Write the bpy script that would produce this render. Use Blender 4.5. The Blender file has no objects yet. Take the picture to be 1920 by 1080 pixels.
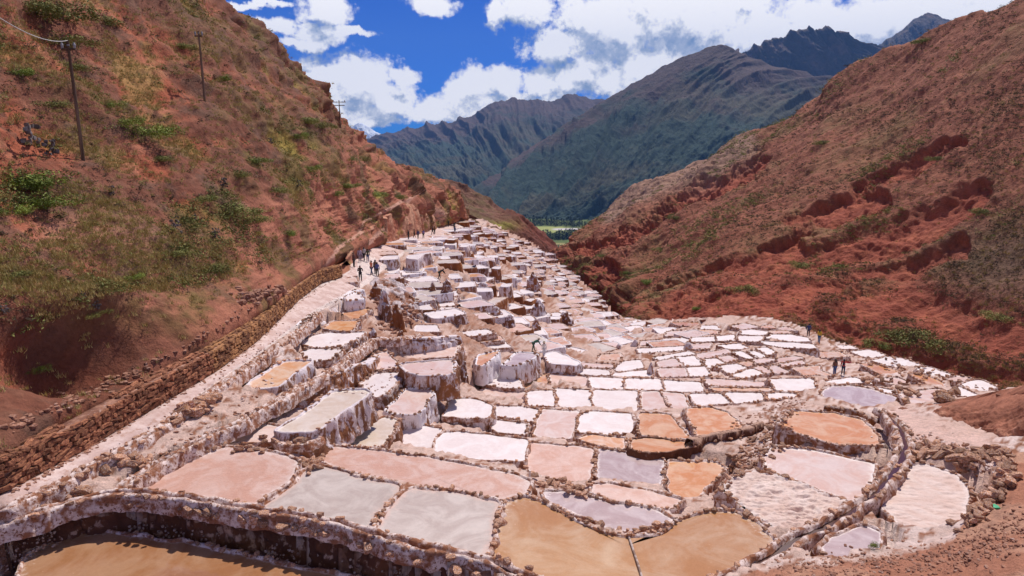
import bpy, math, random
import numpy as np
from mathutils import Vector, Matrix, noise as mnoise
from mathutils.bvhtree import BVHTree
random.seed(7); RS = np.random.RandomState(11)
sc = bpy.context.scene
COL = sc.collection
# ------------------------------------------------------------------ camera
F = 1280.0; PITCH = math.radians(12.3)
CP, SP = math.cos(PITCH), math.sin(PITCH)
cam_d = bpy.data.cameras.new('camera'); cam = bpy.data.objects.new('camera', cam_d); COL.objects.link(cam)
cam_d.sensor_width = 36.0; cam_d.lens = 24.0; cam_d.clip_start = 0.2; cam_d.clip_end = 60000
cam.location = (0, 0, 0); cam.rotation_euler = (math.radians(90) - PITCH, 0, 0)
sc.camera = cam
sc.render.resolution_x = 1024; sc.render.resolution_y = 576
sc.view_settings.view_transform = 'Standard'; sc.view_settings.look = 'None'
sc.view_settings.exposure = 0.0; sc.view_settings.gamma = 1.0
# ------------------------------------------------------------------ sun
SUN_AZ = math.radians(24)      # from +Y towards -X
SUN_EL = math.radians(56)
sd = Vector((math.sin(SUN_AZ) * math.cos(SUN_EL), math.cos(SUN_AZ) * math.cos(SUN_EL), math.sin(SUN_EL)))
sl = bpy.data.lights.new('sun', 'SUN'); sl.energy = 5.0; sl.angle = math.radians(0.5); sl.color = (1.0, 0.94, 0.86)
so = bpy.data.objects.new('sun', sl); COL.objects.link(so); so.location = (0, 0, 60)
so.rotation_euler = (-sd).to_track_quat('-Z', 'Y').to_euler()

# ------------------------------------------------------------------ node helper
class NT:
    def __init__(s, tree): s.t = tree; s.n = tree.nodes; s.l = tree.links
    def new(s, typ, **kw):
        n = s.n.new(typ)
        for k, v in kw.items(): setattr(n, k, v)
        return n
    def put(s, sock, v):
        if isinstance(v, bpy.types.NodeSocket): s.l.new(v, sock)
        elif v is not None: sock.default_value = v
    def math(s, op, a, b=None, c=None, clamp=False):
        n = s.n.new('ShaderNodeMath'); n.operation = op; n.use_clamp = clamp
        s.put(n.inputs[0], a); s.put(n.inputs[1], b); s.put(n.inputs[2], c); return n.outputs[0]
    def vmath(s, op, a, b=None):
        n = s.n.new('ShaderNodeVectorMath'); n.operation = op
        s.put(n.inputs[0], a); s.put(n.inputs[1], b)
        return n.outputs['Value'] if op in ('LENGTH', 'DOT_PRODUCT', 'DISTANCE') else n.outputs[0]
    def noise(s, vec, scale, detail=4, rough=0.55, dist=0.0):
        n = s.n.new('ShaderNodeTexNoise'); s.put(n.inputs['Vector'], vec)
        n.inputs['Scale'].default_value = scale; n.inputs['Detail'].default_value = detail
        n.inputs['Roughness'].default_value = rough; n.inputs['Distortion'].default_value = dist
        return n.outputs[0]
    def mix(s, f, a, b, blend='MIX'):
        n = s.n.new('ShaderNodeMix'); n.data_type = 'RGBA'; n.blend_type = blend
        s.put(n.inputs[0], f); s.put(n.inputs[6], a); s.put(n.inputs[7], b); return n.outputs[2]
    def step(s, v, a, b):
        n = s.n.new('ShaderNodeMapRange'); n.interpolation_type = 'SMOOTHSTEP'
        s.put(n.inputs[0], v); n.inputs[1].default_value = a; n.inputs[2].default_value = b
        return n.outputs[0]
def c4(c): return (c[0], c[1], c[2], 1.0)

# ------------------------------------------------------------------ pixel geometry (photo pixels 1920x1080)
def tray(v):
    y = -(np.asarray(v, float) - 540) / F
    return (y * CP - SP) / (CP + y * SP)
def unp(u, v, D):
    u = np.asarray(u, float); y = -(np.asarray(v, float) - 540) / F
    den = CP + y * SP
    return np.stack([(u - 960) / F / den * D, D * np.ones_like(den), (y * CP - SP) / den * D], -1)
def on_level(pts, z):
    p = np.asarray(pts, float); return unp(p[:, 0], p[:, 1], z / tray(p[:, 1]))
def toPx(P):
    P = np.asarray(P, float)
    f = P[..., 1] * CP - P[..., 2] * SP; up = P[..., 1] * SP + P[..., 2] * CP
    return np.stack([960 + F * P[..., 0] / f, 540 - F * up / f], -1)

# ------------------------------------------------------------------ world: Nishita sky with cumulus in front of it
w = bpy.data.worlds.new('World'); sc.world = w; w.use_nodes = True
g = NT(w.node_tree); g.n.clear()
out = g.new('ShaderNodeOutputWorld'); bg = g.new('ShaderNodeBackground'); g.l.new(bg.outputs[0], out.inputs[0])
sky = g.new('ShaderNodeTexSky', sky_type='NISHITA'); sky.sun_disc = False
sky.sun_elevation = SUN_EL; sky.sun_rotation = SUN_AZ; sky.altitude = 3200; sky.air_density = 1.0; sky.dust_density = 0.3; sky.ozone_density = 3.0
tc = g.new('ShaderNodeTexCoord'); sep = g.new('ShaderNodeSeparateXYZ'); g.l.new(tc.outputs['Generated'], sep.inputs[0])
# angular coordinates of the sky direction (degrees of azimuth and elevation)
az = g.math('MULTIPLY', g.math('ARCTAN2', sep.outputs[0], sep.outputs[1]), 57.2958)
el = g.math('MULTIPLY', g.math('ARCSINE', sep.outputs[2]), 57.2958)
cmb = g.new('ShaderNodeCombineXYZ'); g.l.new(az, cmb.inputs[0]); g.l.new(el, cmb.inputs[1])
P0 = cmb.outputs[0]
def pxdir(u, v):
    d = Vector(unp(u, v, 1.0).tolist()).normalized()
    return math.degrees(math.atan2(d.x, d.y)), math.degrees(math.asin(d.z))
BL = [(600,150,68,52),(672,158,85,52),(740,190,70,36),(650,205,120,30),(612,12,55,34),(600,62,62,24),(655,62,70,10),(492,48,56,15),(570,80,66,9),
      (810,4,56,20),(925,30,26,22),(760,146,36,15),(885,165,46,40),(945,158,46,34),(850,205,110,30),(1015,160,45,34),(1075,150,60,36),(700,225,70,14),
      (985,12,66,36),(1050,85,72,36),(1150,45,130,75),(1300,45,170,85),(1460,60,180,70),(1250,125,150,48),(1640,40,190,52),(1820,20,170,50),
      (1100,125,70,22),(450,8,44,9),(505,6,30,7),(1180,150,120,40),(960,195,160,22)]
EXTRA = [(-70,18,16,6),(-95,30,22,8),(-45,42,14,6),(60,24,20,9),(95,18,25,8),(40,55,18,9),(-20,62,16,8),(140,25,30,10),(-140,22,28,9),(175,40,25,10),(5,34,9,3),(-33,9,9,4),(50,10,12,6)]
def density(P):
    warp = g.noise(P, 0.35, 5, 0.6)
    wn = g.new('ShaderNodeTexNoise'); g.put(wn.inputs['Vector'], P); wn.inputs['Scale'].default_value = 0.22; wn.inputs['Detail'].default_value = 5; wn.inputs['Roughness'].default_value = 0.6
    off = g.vmath('MULTIPLY', g.vmath('SUBTRACT', wn.outputs['Color'], (0.5, 0.5, 0.5)), (5.0, 3.2, 0))
    Q = g.vmath('ADD', P, off)
    acc = None
    for b in BL:
        a0, e0 = pxdir(b[0], b[1]); k = 57.3 / F
        c = (a0, e0, 0); r = (b[2] * k * 0.93, b[3] * k, 1)
        acc = blob(Q, c, r, acc)
    for b in EXTRA:
        acc = blob(Q, (b[0], b[1], 0), (b[2], b[3], 1), acc)
    n1 = g.noise(P, 0.5, 9, 0.62)
    n2 = g.noise(P, 2.2, 4, 0.6)
    d = g.math('ADD', acc, g.math('MULTIPLY', g.math('SUBTRACT', n1, 0.5), 1.5))
    return g.math('ADD', d, g.math('MULTIPLY', g.math('SUBTRACT', n2, 0.5), 0.6))
def blob(Q, c, r, acc):
    n = g.vmath('MULTIPLY', g.vmath('SUBTRACT', Q, c), (1 / r[0], 1 / r[1], 0))
    L = g.vmath('LENGTH', n); v = g.math('SUBTRACT', 1.25, L)
    return v if acc is None else g.math('MAXIMUM', acc, v)
dens = density(P0)
dsun = density(g.vmath('ADD', P0, (0.6, 1.6, 0)))     # towards the sun: thinner there = lit edge
cover = g.step(dens, 0.10, 0.58)
lit = g.math('SUBTRACT', dens, dsun)
edge = g.step(lit, -0.45, 0.40)
thick = g.step(dens, 0.5, 1.5)
fine = g.noise(P0, 0.62, 8, 0.62)
sh = g.math('ADD', g.math('MULTIPLY', edge, 1.05), g.math('MULTIPLY', g.math('SUBTRACT', 1.0, thick), 0.30))
sh = g.math('ADD', sh, g.math('MULTIPLY', g.math('SUBTRACT', fine, 0.5), 1.3), clamp=True)
ccol = g.mix(sh, (0.16, 0.26, 0.44, 1), (1.45, 1.38, 1.30, 1))
skyc = g.mix(1.0, g.vmath('MULTIPLY', sky.outputs[0], (0.07, 0.07, 0.07)), (0.0, 0.37, 1.38, 1), 'MULTIPLY')
tot = g.mix(cover, skyc, ccol)
gr = g.step(sep.outputs[2], -0.03, 0.0)
tot = g.mix(gr, (0.16, 0.10, 0.08, 1), tot)
g.l.new(tot, bg.inputs[0]); bg.inputs[1].default_value = 1.0

# ------------------------------------------------------------------ noise in numpy
_perm = RS.permutation(4096).astype(np.int64)
def _h(ix, iy, iz):
    return _perm[(_perm[(_perm[ix & 4095] + iy) & 4095] + iz) & 4095] / 2047.5 - 1.0
def vnoise(P):
    P = np.asarray(P, float); i = np.floor(P).astype(np.int64); f = P - i; f = f * f * f * (f * (f * 6 - 15) + 10)
    x, y, z = i[..., 0], i[..., 1], i[..., 2]; fx, fy, fz = f[..., 0], f[..., 1], f[..., 2]
    r = 0
    for dx in (0, 1):
        wx = fx if dx else 1 - fx
        for dy in (0, 1):
            wy = fy if dy else 1 - fy
            for dz in (0, 1):
                wz = fz if dz else 1 - fz
                r = r + wx * wy * wz * _h(x + dx, y + dy, z + dz)
    return r
def fbm(P, scale, oct=5, gain=0.5, ridged=False, off=0.0):
    P = np.asarray(P, float) * scale + off; a = 1.0; s = 0; tot = 0
    for _ in range(oct):
        n = vnoise(P)
        if ridged: n = 1 - 2 * np.abs(n)
        s = s + a * n; tot += a; a *= gain; P = P * 2.03 + 17.3
    return s / tot
def sstep(x, a, b):
    t = np.clip((x - a) / (b - a), 0, 1); return t * t * (3 - 2 * t)
def mixc(a, b, t):
    return a * (1 - t[..., None]) + np.asarray(b) * t[..., None]
def seg_dist(P, line):
    """distance of points (...,2) to a polyline"""
    d = np.full(P.shape[:-1], 1e9)
    for a, b in zip(line[:-1], line[1:]):
        a = np.array(a, float); b = np.array(b, float); ab = b - a
        t = np.clip(((P - a) @ ab) / max(ab @ ab, 1e-9), 0, 1)
        d = np.minimum(d, np.linalg.norm(P - (a + t[..., None] * ab), axis=-1))
    return d
def inside(P, poly):
    poly = np.asarray(poly, float); x, y = P[..., 0], P[..., 1]; r = np.zeros(x.shape, bool)
    for (x1, y1), (x2, y2) in zip(poly, np.roll(poly, -1, 0)):
        c = ((y1 > y) != (y2 > y)) & (x < (x2 - x1) * (y - y1) / (y2 - y1 + 1e-12) + x1); r ^= c
    return r

# ------------------------------------------------------------------ mesh helpers
TERR = []        # triangles for ray casting: (verts, faces)
def mesh_np(name, V, Fq, mat=None, cols=None, smooth=True, attrs=None):
    me = bpy.data.meshes.new(name)
    V = np.asarray(V, np.float32).reshape(-1, 3); Fq = np.asarray(Fq, np.int32)
    k = Fq.shape[1]
    me.vertices.add(len(V)); me.vertices.foreach_set('co', V.ravel())
    me.loops.add(Fq.size); me.loops.foreach_set('vertex_index', Fq.ravel())
    me.polygons.add(len(Fq)); me.polygons.foreach_set('loop_start', np.arange(0, Fq.size, k, dtype=np.int32))
    me.polygons.foreach_set('use_smooth', np.full(len(Fq), smooth))
    if cols is not None:
        a = me.color_attributes.new('Col', 'FLOAT_COLOR', 'POINT')
        cc = np.ones((len(V), 4), np.float32); cc[:, :3] = np.asarray(cols).reshape(-1, 3); a.data.foreach_set('color', cc.ravel())
    if attrs:
        for an, av in attrs.items():
            a = me.attributes.new(an, 'FLOAT', 'POINT'); a.data.foreach_set('value', np.asarray(av, np.float32).ravel())
    me.update(calc_edges=True)
    if mat: me.materials.append(mat)
    return me
def grid_faces(nr, nc):
    i = np.arange(nr * nc).reshape(nr, nc)
    return np.stack([i[:-1, :-1], i[:-1, 1:], i[1:, 1:], i[1:, :-1]], -1).reshape(-1, 4)
def obj(name, me, parent=None, kind=None, label=None, cat=None, group=None):
    o = bpy.data.objects.new(name, me); COL.objects.link(o)
    if parent is not None: o.parent = parent
    if kind: o['kind'] = kind
    if label: o['label'] = label
    if cat: o['category'] = cat
    if group: o['group'] = group
    return o
def thing(name, label, cat, loc, group=None, rotz=0):
    o = obj(name, None, None, None, label, cat, group); o.location = loc; o.rotation_euler = (0, 0, rotz); o.empty_display_size = 0.3
    return o
def batch(name, tv, tf, locs, rots, scales, mat, parent=None, cols=None, smooth=False):
    """many copies of a template joined into one mesh"""
    n = len(locs); tv = np.asarray(tv); tf = np.asarray(tf); k = len(tv)
    c, s = np.cos(rots), np.sin(rots); sc_ = np.asarray(scales)
    if sc_.ndim == 1: sc_ = np.repeat(sc_[:, None], 3, 1)
    T = tv[None] * sc_[:, None, :]
    V = np.stack([T[..., 0] * c[:, None] - T[..., 1] * s[:, None], T[..., 0] * s[:, None] + T[..., 1] * c[:, None], T[..., 2]], -1) + np.asarray(locs)[:, None, :]
    Fa = (tf[None] + (np.arange(n) * k)[:, None, None]).reshape(-1, tf.shape[1])
    cc = None if cols is None else np.repeat(np.asarray(cols)[:, None, :], k, 1)
    return mesh_np(name, V, Fa, mat, cc, smooth)

# ------------------------------------------------------------------ materials
def new_mat(name):
    m = bpy.data.materials.new(name); m.use_nodes = True; t = NT(m.node_tree)
    b = t.n['Principled BSDF']; return m, t, b
def bump(t, b, h, strength, dist):
    n = t.new('ShaderNodeBump'); n.inputs['Strength'].default_value = strength; n.inputs['Distance'].default_value = dist
    t.l.new(h, n.inputs['Height']); t.l.new(n.outputs[0], b.inputs['Normal'])
def terrain_mat(name, sc1, sc2, bdist, var=0.35, rough=0.95, bst=0.8, spec=0.2, extra=None):
    m, t, b = new_mat(name)
    at = t.new('ShaderNodeAttribute', attribute_name='Col'); pos = t.new('ShaderNodeNewGeometry').outputs['Position']
    n1 = t.noise(pos, sc1, 6, 0.65); n2 = t.noise(pos, sc2, 5, 0.7)
    f = t.math('ADD', t.math('MULTIPLY', t.math('SUBTRACT', n1, 0.5), var * 2.4), t.math('MULTIPLY', t.math('SUBTRACT', n2, 0.5), var * 2.4))
    f = t.math('ADD', f, 1.0)
    cm = t.new('ShaderNodeCombineXYZ')
    for i in range(3): t.l.new(f, cm.inputs[i])
    col = t.mix(1.0, at.outputs['Color'], cm.outputs[0], 'MULTIPLY')
    if extra: col = extra(t, pos, col)
    t.l.new(col, b.inputs['Base Color']); b.inputs['Roughness'].default_value = rough; b.inputs['Specular IOR Level'].default_value = spec
    bump(t, b, t.math('ADD', t.math('MULTIPLY', n1, 1.0), t.math('MULTIPLY', n2, 0.45)), bst, bdist)
    return m
def noise_mat(name, ca, cb, scale, rough=0.9, cc=None, bst=0.5, bd=0.02, stretch=(1, 1, 1), lo=0.4, hi=0.6, objco=False, rnd=0.0, spec=0.3, cut=(0.55, 0.68)):
    m, t, b = new_mat(name)
    if objco: pos = t.new('ShaderNodeTexCoord').outputs['Object']
    else: pos = t.new('ShaderNodeNewGeometry').outputs['Position']
    oi = t.new('ShaderNodeObjectInfo').outputs['Random']
    if objco:
        cx = t.new('ShaderNodeCombineXYZ'); 
        for i in range(3): t.l.new(t.math('MULTIPLY', oi, 37.0 + 11 * i), cx.inputs[i])
        pos = t.vmath('ADD', pos, cx.outputs[0])
    pos2 = t.vmath('MULTIPLY', pos, stretch)
    n = t.noise(pos2, scale, 6, 0.62); n2 = t.noise(pos, scale * 3.7, 5, 0.65)
    f = t.step(n, lo, hi); col = t.mix(f, c4(ca), c4(cb))
    if cc: col = t.mix(t.step(n2, cut[0], cut[1]), col, c4(cc))
    if rnd:
        v = t.math('ADD', 1 - rnd / 2, t.math('MULTIPLY', oi, rnd)); cm = t.new('ShaderNodeCombineXYZ')
        for i in range(3): t.l.new(v, cm.inputs[i])
        col = t.mix(1.0, col, cm.outputs[0], 'MULTIPLY')
    t.l.new(col, b.inputs['Base Color']); b.inputs['Roughness'].default_value = rough; b.inputs['Specular IOR Level'].default_value = spec
    bump(t, b, t.math('ADD', n, t.math('MULTIPLY', n2, 0.5)), bst, bd)
    return m
def plain(name, c, rough=0.7):
    m, t, b = new_mat(name); b.inputs['Base Color'].default_value = c4(c); b.inputs['Roughness'].default_value = rough; return m
M = {}
M['hill'] = terrain_mat('red_hill_soil', 1.3, 6.0, 0.25, 0.42)
M['hill_far'] = terrain_mat('far_hill_soil', 0.25, 1.4, 1.2, 0.42)
M['mountain'] = terrain_mat('mountain_ground', 0.004, 0.03, 40.0, 0.45)
M['valley'] = terrain_mat('valley_ground', 0.01, 0.08, 1.0, 0.2)
M['salt_ground'] = terrain_mat('salt_crusted_ground', 1.8, 8.0, 0.16, 0.42, bst=1.0)
M['soil'] = terrain_mat('gravelly_soil', 3.0, 14.0, 0.05, 0.45)
# walls of the terraces: brown earth with white and lilac salt crust running down
def wall_mat(name, earth, earth2, salt, lo, hi):
    m, t, b = new_mat(name)
    geo = t.new('ShaderNodeNewGeometry'); pos = geo.outputs['Position']; oi = t.new('ShaderNodeObjectInfo').outputs['Random']
    pv = t.vmath('MULTIPLY', pos, (1, 1, 0.28))
    n = t.noise(pv, 2.6, 7, 0.68, 0.6); n2 = t.noise(pos, 7.0, 5, 0.7); n3 = t.noise(pos, 0.45, 4, 0.6)
    e = t.mix(t.step(n3, 0.42, 0.6), c4(earth), c4(earth2))
    sepn = t.new('ShaderNodeSeparateXYZ'); t.l.new(geo.outputs['Normal'], sepn.inputs[0])
    k = t.math('ADD', t.math('ADD', n, t.math('MULTIPLY', t.math('SUBTRACT', n3, 0.5), 0.5)), t.math('MULTIPLY', t.math('SUBTRACT', oi, 0.5), 0.14))
    k = t.math('ADD', k, t.math('MULTIPLY', t.step(sepn.outputs[2], 0.25, 0.8), 0.2))
    k = t.math('ADD', k, t.math('MULTIPLY', t.math('SUBTRACT', n2, 0.5), 0.25))
    col = t.mix(t.step(k, lo, hi), e, c4(salt))
    t.l.new(col, b.inputs['Base Color']); b.inputs['Roughness'].default_value = 0.85; b.inputs['Specular IOR Level'].default_value = 0.25
    bump(t, b, t.math('ADD', n, t.math('MULTIPLY', n2, 0.5)), 0.9, 0.12)
    return m
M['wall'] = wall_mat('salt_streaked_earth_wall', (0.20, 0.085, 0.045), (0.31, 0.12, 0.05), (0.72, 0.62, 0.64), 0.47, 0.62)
M['wall_white'] = wall_mat('white_salt_wall', (0.26, 0.12, 0.07), (0.30, 0.12, 0.05), (0.82, 0.75, 0.78), 0.38, 0.54)
M['wall_brown'] = wall_mat('brown_earth_wall', (0.22, 0.075, 0.03), (0.34, 0.12, 0.035), (0.60, 0.44, 0.38), 0.56, 0.74)
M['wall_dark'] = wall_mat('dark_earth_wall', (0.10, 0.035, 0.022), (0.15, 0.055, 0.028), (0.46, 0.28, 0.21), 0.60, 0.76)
M['rim'] = noise_mat('salt_crust_rim', (0.29, 0.12, 0.065), (0.72, 0.58, 0.54), 2.6, 0.9, (0.20, 0.075, 0.035), 1.0, 0.06, lo=0.41, hi=0.60, cut=(.53,.62))
M['stone'] = noise_mat('brown_stone', (0.20, 0.07, 0.03), (0.42, 0.19, 0.08), 5.0, 0.85, (0.64, 0.48, 0.42), 0.8, 0.02, objco=True, rnd=0.7, cut=(0.50, 0.60))
M['stone_wall'] = noise_mat('ochre_wall_stone', (0.17, 0.06, 0.035), (0.36, 0.15, 0.075), 4.0, 0.9, (0.10, 0.045, 0.03), 0.8, 0.02, objco=True, rnd=0.8)
M['rock'] = noise_mat('red_brown_rock', (0.20, 0.085, 0.055), (0.38, 0.19, 0.125), 1.6, 0.9, (0.45, 0.30, 0.25), 1.0, 0.06)
M['path'] = noise_mat('pale_trodden_salt_path', (0.52, 0.36, 0.32), (0.64, 0.49, 0.45), 0.9, 0.9, (0.44, 0.27, 0.22), 0.9, 0.08, cut=(0.52, 0.66))
M['wood'] = noise_mat('weathered_pole_wood', (0.10, 0.06, 0.04), (0.2, 0.13, 0.09), 3.0, 0.9, stretch=(1, 1, 0.1))
M['metal'] = plain('grey_metal', (0.3, 0.3, 0.32), 0.5)
M['wire'] = plain('pale_wire', (0.5, 0.48, 0.46), 0.5)
M['chan_water'] = plain('dark_channel_water', (0.07, 0.022, 0.018), 0.25)
# pond surfaces
def pond_mat(name, c, c2, rough, edge=(0.74, 0.67, 0.67), blot=0.5, ripple=0.0, coat=0.0, sc_=0.5, esp=0.35):
    m, t, b = new_mat(name)
    pos = t.new('ShaderNodeNewGeometry').outputs['Position']; at = t.new('ShaderNodeAttribute', attribute_name='edge').outputs['Fac']
    oi = t.new('ShaderNodeObjectInfo').outputs['Random']
    n = t.noise(pos, sc_, 7, 0.62, 2.2); n2 = t.noise(pos, 5.0, 6, 0.7); n3 = t.noise(pos, 22.0, 3, 0.7)
    col = t.mix(t.step(n, 0.36, 0.66), c4(c), c4(c2))
    fl = t.step(t.math('ADD', n2, t.math('MULTIPLY', at, 0.12)), 0.60, 0.75)
    col = t.mix(t.math('MULTIPLY', fl, blot), col, c4(edge))
    ef = t.step(t.math('ADD', at, t.math('MULTIPLY', t.math('SUBTRACT', n2, 0.5), 1.5)), esp, 1.1)
    col = t.mix(ef, col, c4(edge))
    v = t.math('ADD', 0.93, t.math('ADD', t.math('MULTIPLY', oi, 0.1), t.math('MULTIPLY', t.math('ADD', t.math('SUBTRACT', n3, 0.5), t.math('SUBTRACT', n2, 0.5)), 0.26)))
    cm = t.new('ShaderNodeCombineXYZ')
    for i in range(3): t.l.new(v, cm.inputs[i])
    col = t.mix(1.0, col, cm.outputs[0], 'MULTIPLY')
    t.l.new(col, b.inputs['Base Color'])
    rg = t.math('ADD', rough, t.math('MULTIPLY', t.math('MAXIMUM', ef, fl), 0.3)); t.l.new(rg, b.inputs['Roughness'])
    b.inputs['Specular IOR Level'].default_value = 0.4
    h = t.math('ADD', t.math('MULTIPLY', ef, 0.4), t.math('MULTIPLY', n2, 0.25 + ripple))
    if ripple: h = t.math('ADD', h, t.math('MULTIPLY', t.noise(t.vmath('MULTIPLY', pos, (1, 2.2, 1)), 5.0, 3, 0.5, 1.0), ripple * 1.6))
    h = t.math('ADD', h, t.math('MULTIPLY', n3, 0.12))
    bump(t, b, h, 0.5 if rough > 0.2 else 0.14, 0.02)
    return m
PM = {
 'b': pond_mat('brown_brine', (0.34, 0.15, 0.065), (0.42, 0.23, 0.13), 0.05, (0.5, 0.34, 0.26), 0.2, esp=0.7, sc_=0.3),
 'g': pond_mat('grey_salt', (0.42, 0.33, 0.30), (0.54, 0.455, 0.42), 0.6, (0.58, 0.42, 0.37), blot=0.4),  # salt in a greyer tone, for two front ponds and some terraces
 'w': pond_mat('white_salt_crust', (0.72, 0.60, 0.58), (0.78, 0.69, 0.68), 0.45, blot=0.3),
 'p': pond_mat('pale_pink_salt_brine', (0.68, 0.44, 0.36), (0.74, 0.58, 0.53), 0.28, (0.76, 0.68, 0.66), 0.35),
 'q': pond_mat('dull_pink_salt_bed', (0.56, 0.31, 0.235), (0.64, 0.44, 0.38), 0.45, (0.68, 0.55, 0.52), 0.25, ripple=0.8),
 'l': pond_mat('lilac_grey_brine', (0.48, 0.35, 0.34), (0.60, 0.48, 0.47), 0.12, (0.72, 0.62, 0.6), 0.3),
 'o': pond_mat('orange_brine', (0.62, 0.27, 0.115), (0.70, 0.43, 0.27), 0.06, (0.76, 0.55, 0.44), 0.35, esp=0.6),
 'a': pond_mat('apricot_brine', (0.68, 0.35, 0.19), (0.74, 0.54, 0.42), 0.15, (0.76, 0.62, 0.55), 0.35),
 't': pond_mat('tan_brine', (0.46, 0.225, 0.10), (0.56, 0.36, 0.23), 0.05, (0.60, 0.44, 0.34), 0.15, esp=0.7, sc_=0.3),
 'y': pond_mat('cream_salt_brine', (0.60, 0.46, 0.36), (0.68, 0.57, 0.50), 0.3, (0.74, 0.66, 0.6), 0.3),
 'c': pond_mat('rough_pink_salt_crust', (0.60, 0.42, 0.36), (0.68, 0.53, 0.48), 0.7, (0.74, 0.62, 0.58), 0.4, ripple=1.5),
}
PCN = {'b': 'brown', 'g': 'greyish white', 'w': 'white', 'p': 'pale pink', 'q': 'dull pink', 'l': 'lilac grey', 'o': 'orange', 'a': 'apricot', 't': 'tan', 'y': 'cream', 'c': 'rough crusted pink'}
HAZE = 3.0e-5
# ------------------------------------------------------------------ relief of the salt field (measured points: pixel, height)
G = [(-300,1080,-12.3),(0,950,-12.1),(0,1000,-12.7),(-100,1040,-12.7),(100,965,-12.6),(330,770,-12.3),(560,600,-13),(676,525,-14.2),(720,490,-15.5),(780,450,-18),(850,425,-22),
(400,900,-13),(600,930,-13.2),(820,980,-13.2),(1050,1010,-13.4),(1300,1030,-13.5),(760,880,-14),(1140,965,-14),(1470,950,-14.2),(1540,890,-14.4),(1560,800,-13.9),
(1735,940,-13.2),(1600,1020,-12.3),(1850,1060,-10.5),(1900,900,-11.6),(1760,820,-13.5),(2200,1000,-9),(2200,800,-11),(1300,1150,-11.5),(700,1200,-12),(-300,1250,-10),
(900,840,-16.2),(1050,870,-16.6),(1180,880,-16.6),(1300,900,-16.6),(1240,835,-15.8),(1240,800,-16.8),(1340,795,-16.8),(1130,795,-17.5),(1040,795,-17.5),(950,790,-17.6),
(770,820,-16),(690,810,-15.4),(600,775,-14.5),(880,765,-18.2),(770,750,-16.8),(720,720,-15.8),(800,690,-16.3),(800,660,-16.2),(710,680,-15.2),(620,640,-14.2),(650,600,-14),
(525,705,-13.2),(580,665,-13.8),(940,745,-18.8),(1150,750,-19.2),(1400,748,-19.2),(1610,745,-19),(1070,715,-20.4),(1300,720,-20.6),(1480,722,-20.5),(1060,675,-22),
(1300,690,-22),(1580,703,-22.5),(1480,640,-23.5),(1700,695,-22),(1860,725,-20),(1450,605,-24.5),(1330,600,-26),(1350,650,-24),(1180,650,-25),(1200,620,-29),(1180,603,-34),
(1100,545,-34),(1000,478,-31),(930,450,-27),(870,430,-23.5),(900,630,-18.5),(850,590,-18.2),(800,600,-17.5),(770,520,-17),(750,500,-16.2),(720,590,-15.8),(900,680,-18.8),
(975,675,-19.8),(900,530,-20.2),(850,480,-18.4),(800,490,-16.8),(820,450,-19),(960,580,-23.5),(960,520,-26.5),(1000,640,-21.5),(1050,600,-27),(1100,640,-24.5)]
G = np.array(G, float)
_gx = G[:, :2] / 500.0; _gy = tray(G[:, 1]) / G[:, 2]       # inverse depth
def _tps(r): return np.where(r > 1e-9, r * r * np.log(r + 1e-12), 0)
_n = len(G); _K = _tps(np.linalg.norm(_gx[:, None] - _gx[None], axis=-1)) + 2e-4 * np.eye(_n)
_Pm = np.c_[np.ones(_n), _gx]; _A = np.block([[_K, _Pm], [_Pm.T, np.zeros((3, 3))]])
_w = np.linalg.solve(_A, np.r_[_gy, 0, 0, 0])
def gD(u, v):
    q = np.stack([np.asarray(u, float), np.asarray(v, float)], -1) / 500.0; sh = q.shape[:-1]; q = q.reshape(-1, 2)
    r = np.zeros(len(q))
    for i in range(0, len(q), 20000):
        s = q[i:i + 20000]; r[i:i + 20000] = _tps(np.linalg.norm(s[:, None] - _gx[None], axis=-1)) @ _w[:_n] + _w[_n] + s @ _w[_n + 1:]
    return (1.0 / np.maximum(r, 1 / 260.0)).reshape(sh)
def gz(u, v): return gD(u, v) * tray(v)

# ------------------------------------------------------------------ ponds traced from the photograph: (row, colour, wall px, polygon, level or None, label)
PD = []
def P(row, c, wall, poly, z=None, label=None, wm=None): PD.append(dict(row=row, c=c, wall=wall, poly=np.array(poly, float), z=z, label=label, wm=wm))
P('A','b',0,[(20,1160),(62,1045),(120,1004),(210,1000),(330,1018),(450,1042),(600,1074),(700,1100),(790,1160)],-13.8,'large shallow tan pond in the bottom left corner below the dark stony wall')
P('B','q',0,[(248,925),(300,890),(360,862),(420,840),(470,842),(555,864),(548,888),(520,915),(480,948),(400,940),(335,924)],None,'dull pink front pond between the narrow channel and a diagonal stone rim')
P('B','g',0,[(492,953),(560,905),(582,878),(600,872),(660,892),(745,912),(740,925),(700,970),(685,997),(600,975)],None,'greyish white front pond left of the short diagonal stone rim')
P('B','g',0,[(702,1000),(725,970),(750,935),(775,917),(850,925),(930,943),(925,985),(905,1040),(860,1030),(780,1013)],None,'greyish white front pond with faint pink stains, left of the tan ponds')
P('B','t',0,[(925,1048),(940,985),(955,945),(985,935),(1030,950),(1075,975),(1130,1000),(1177,1010),(1240,1003),(1270,980),(1330,960),(1370,960),(1420,985),(1455,1025),(1420,1050),(1350,1080),(1300,1120),(1215,1140),(1100,1125),(1040,1105),(970,1065)],-13.4,'large tan pond at the bottom centre with a long stick lying across it')
P('C','q',0,[(595,842),(640,838),(800,858),(960,888),(990,905),(985,925),(940,940),(850,920),(760,908),(650,883),(595,862)],None,'long narrow dull pink rippled bed behind the front white ponds')
P('C','l',0,[(1022,925),(1060,920),(1150,945),(1240,960),(1265,975),(1235,985),(1180,997),(1140,992),(1090,967),(1030,940)],None,'lilac grey crescent pond above the curved row of round stones')
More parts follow.
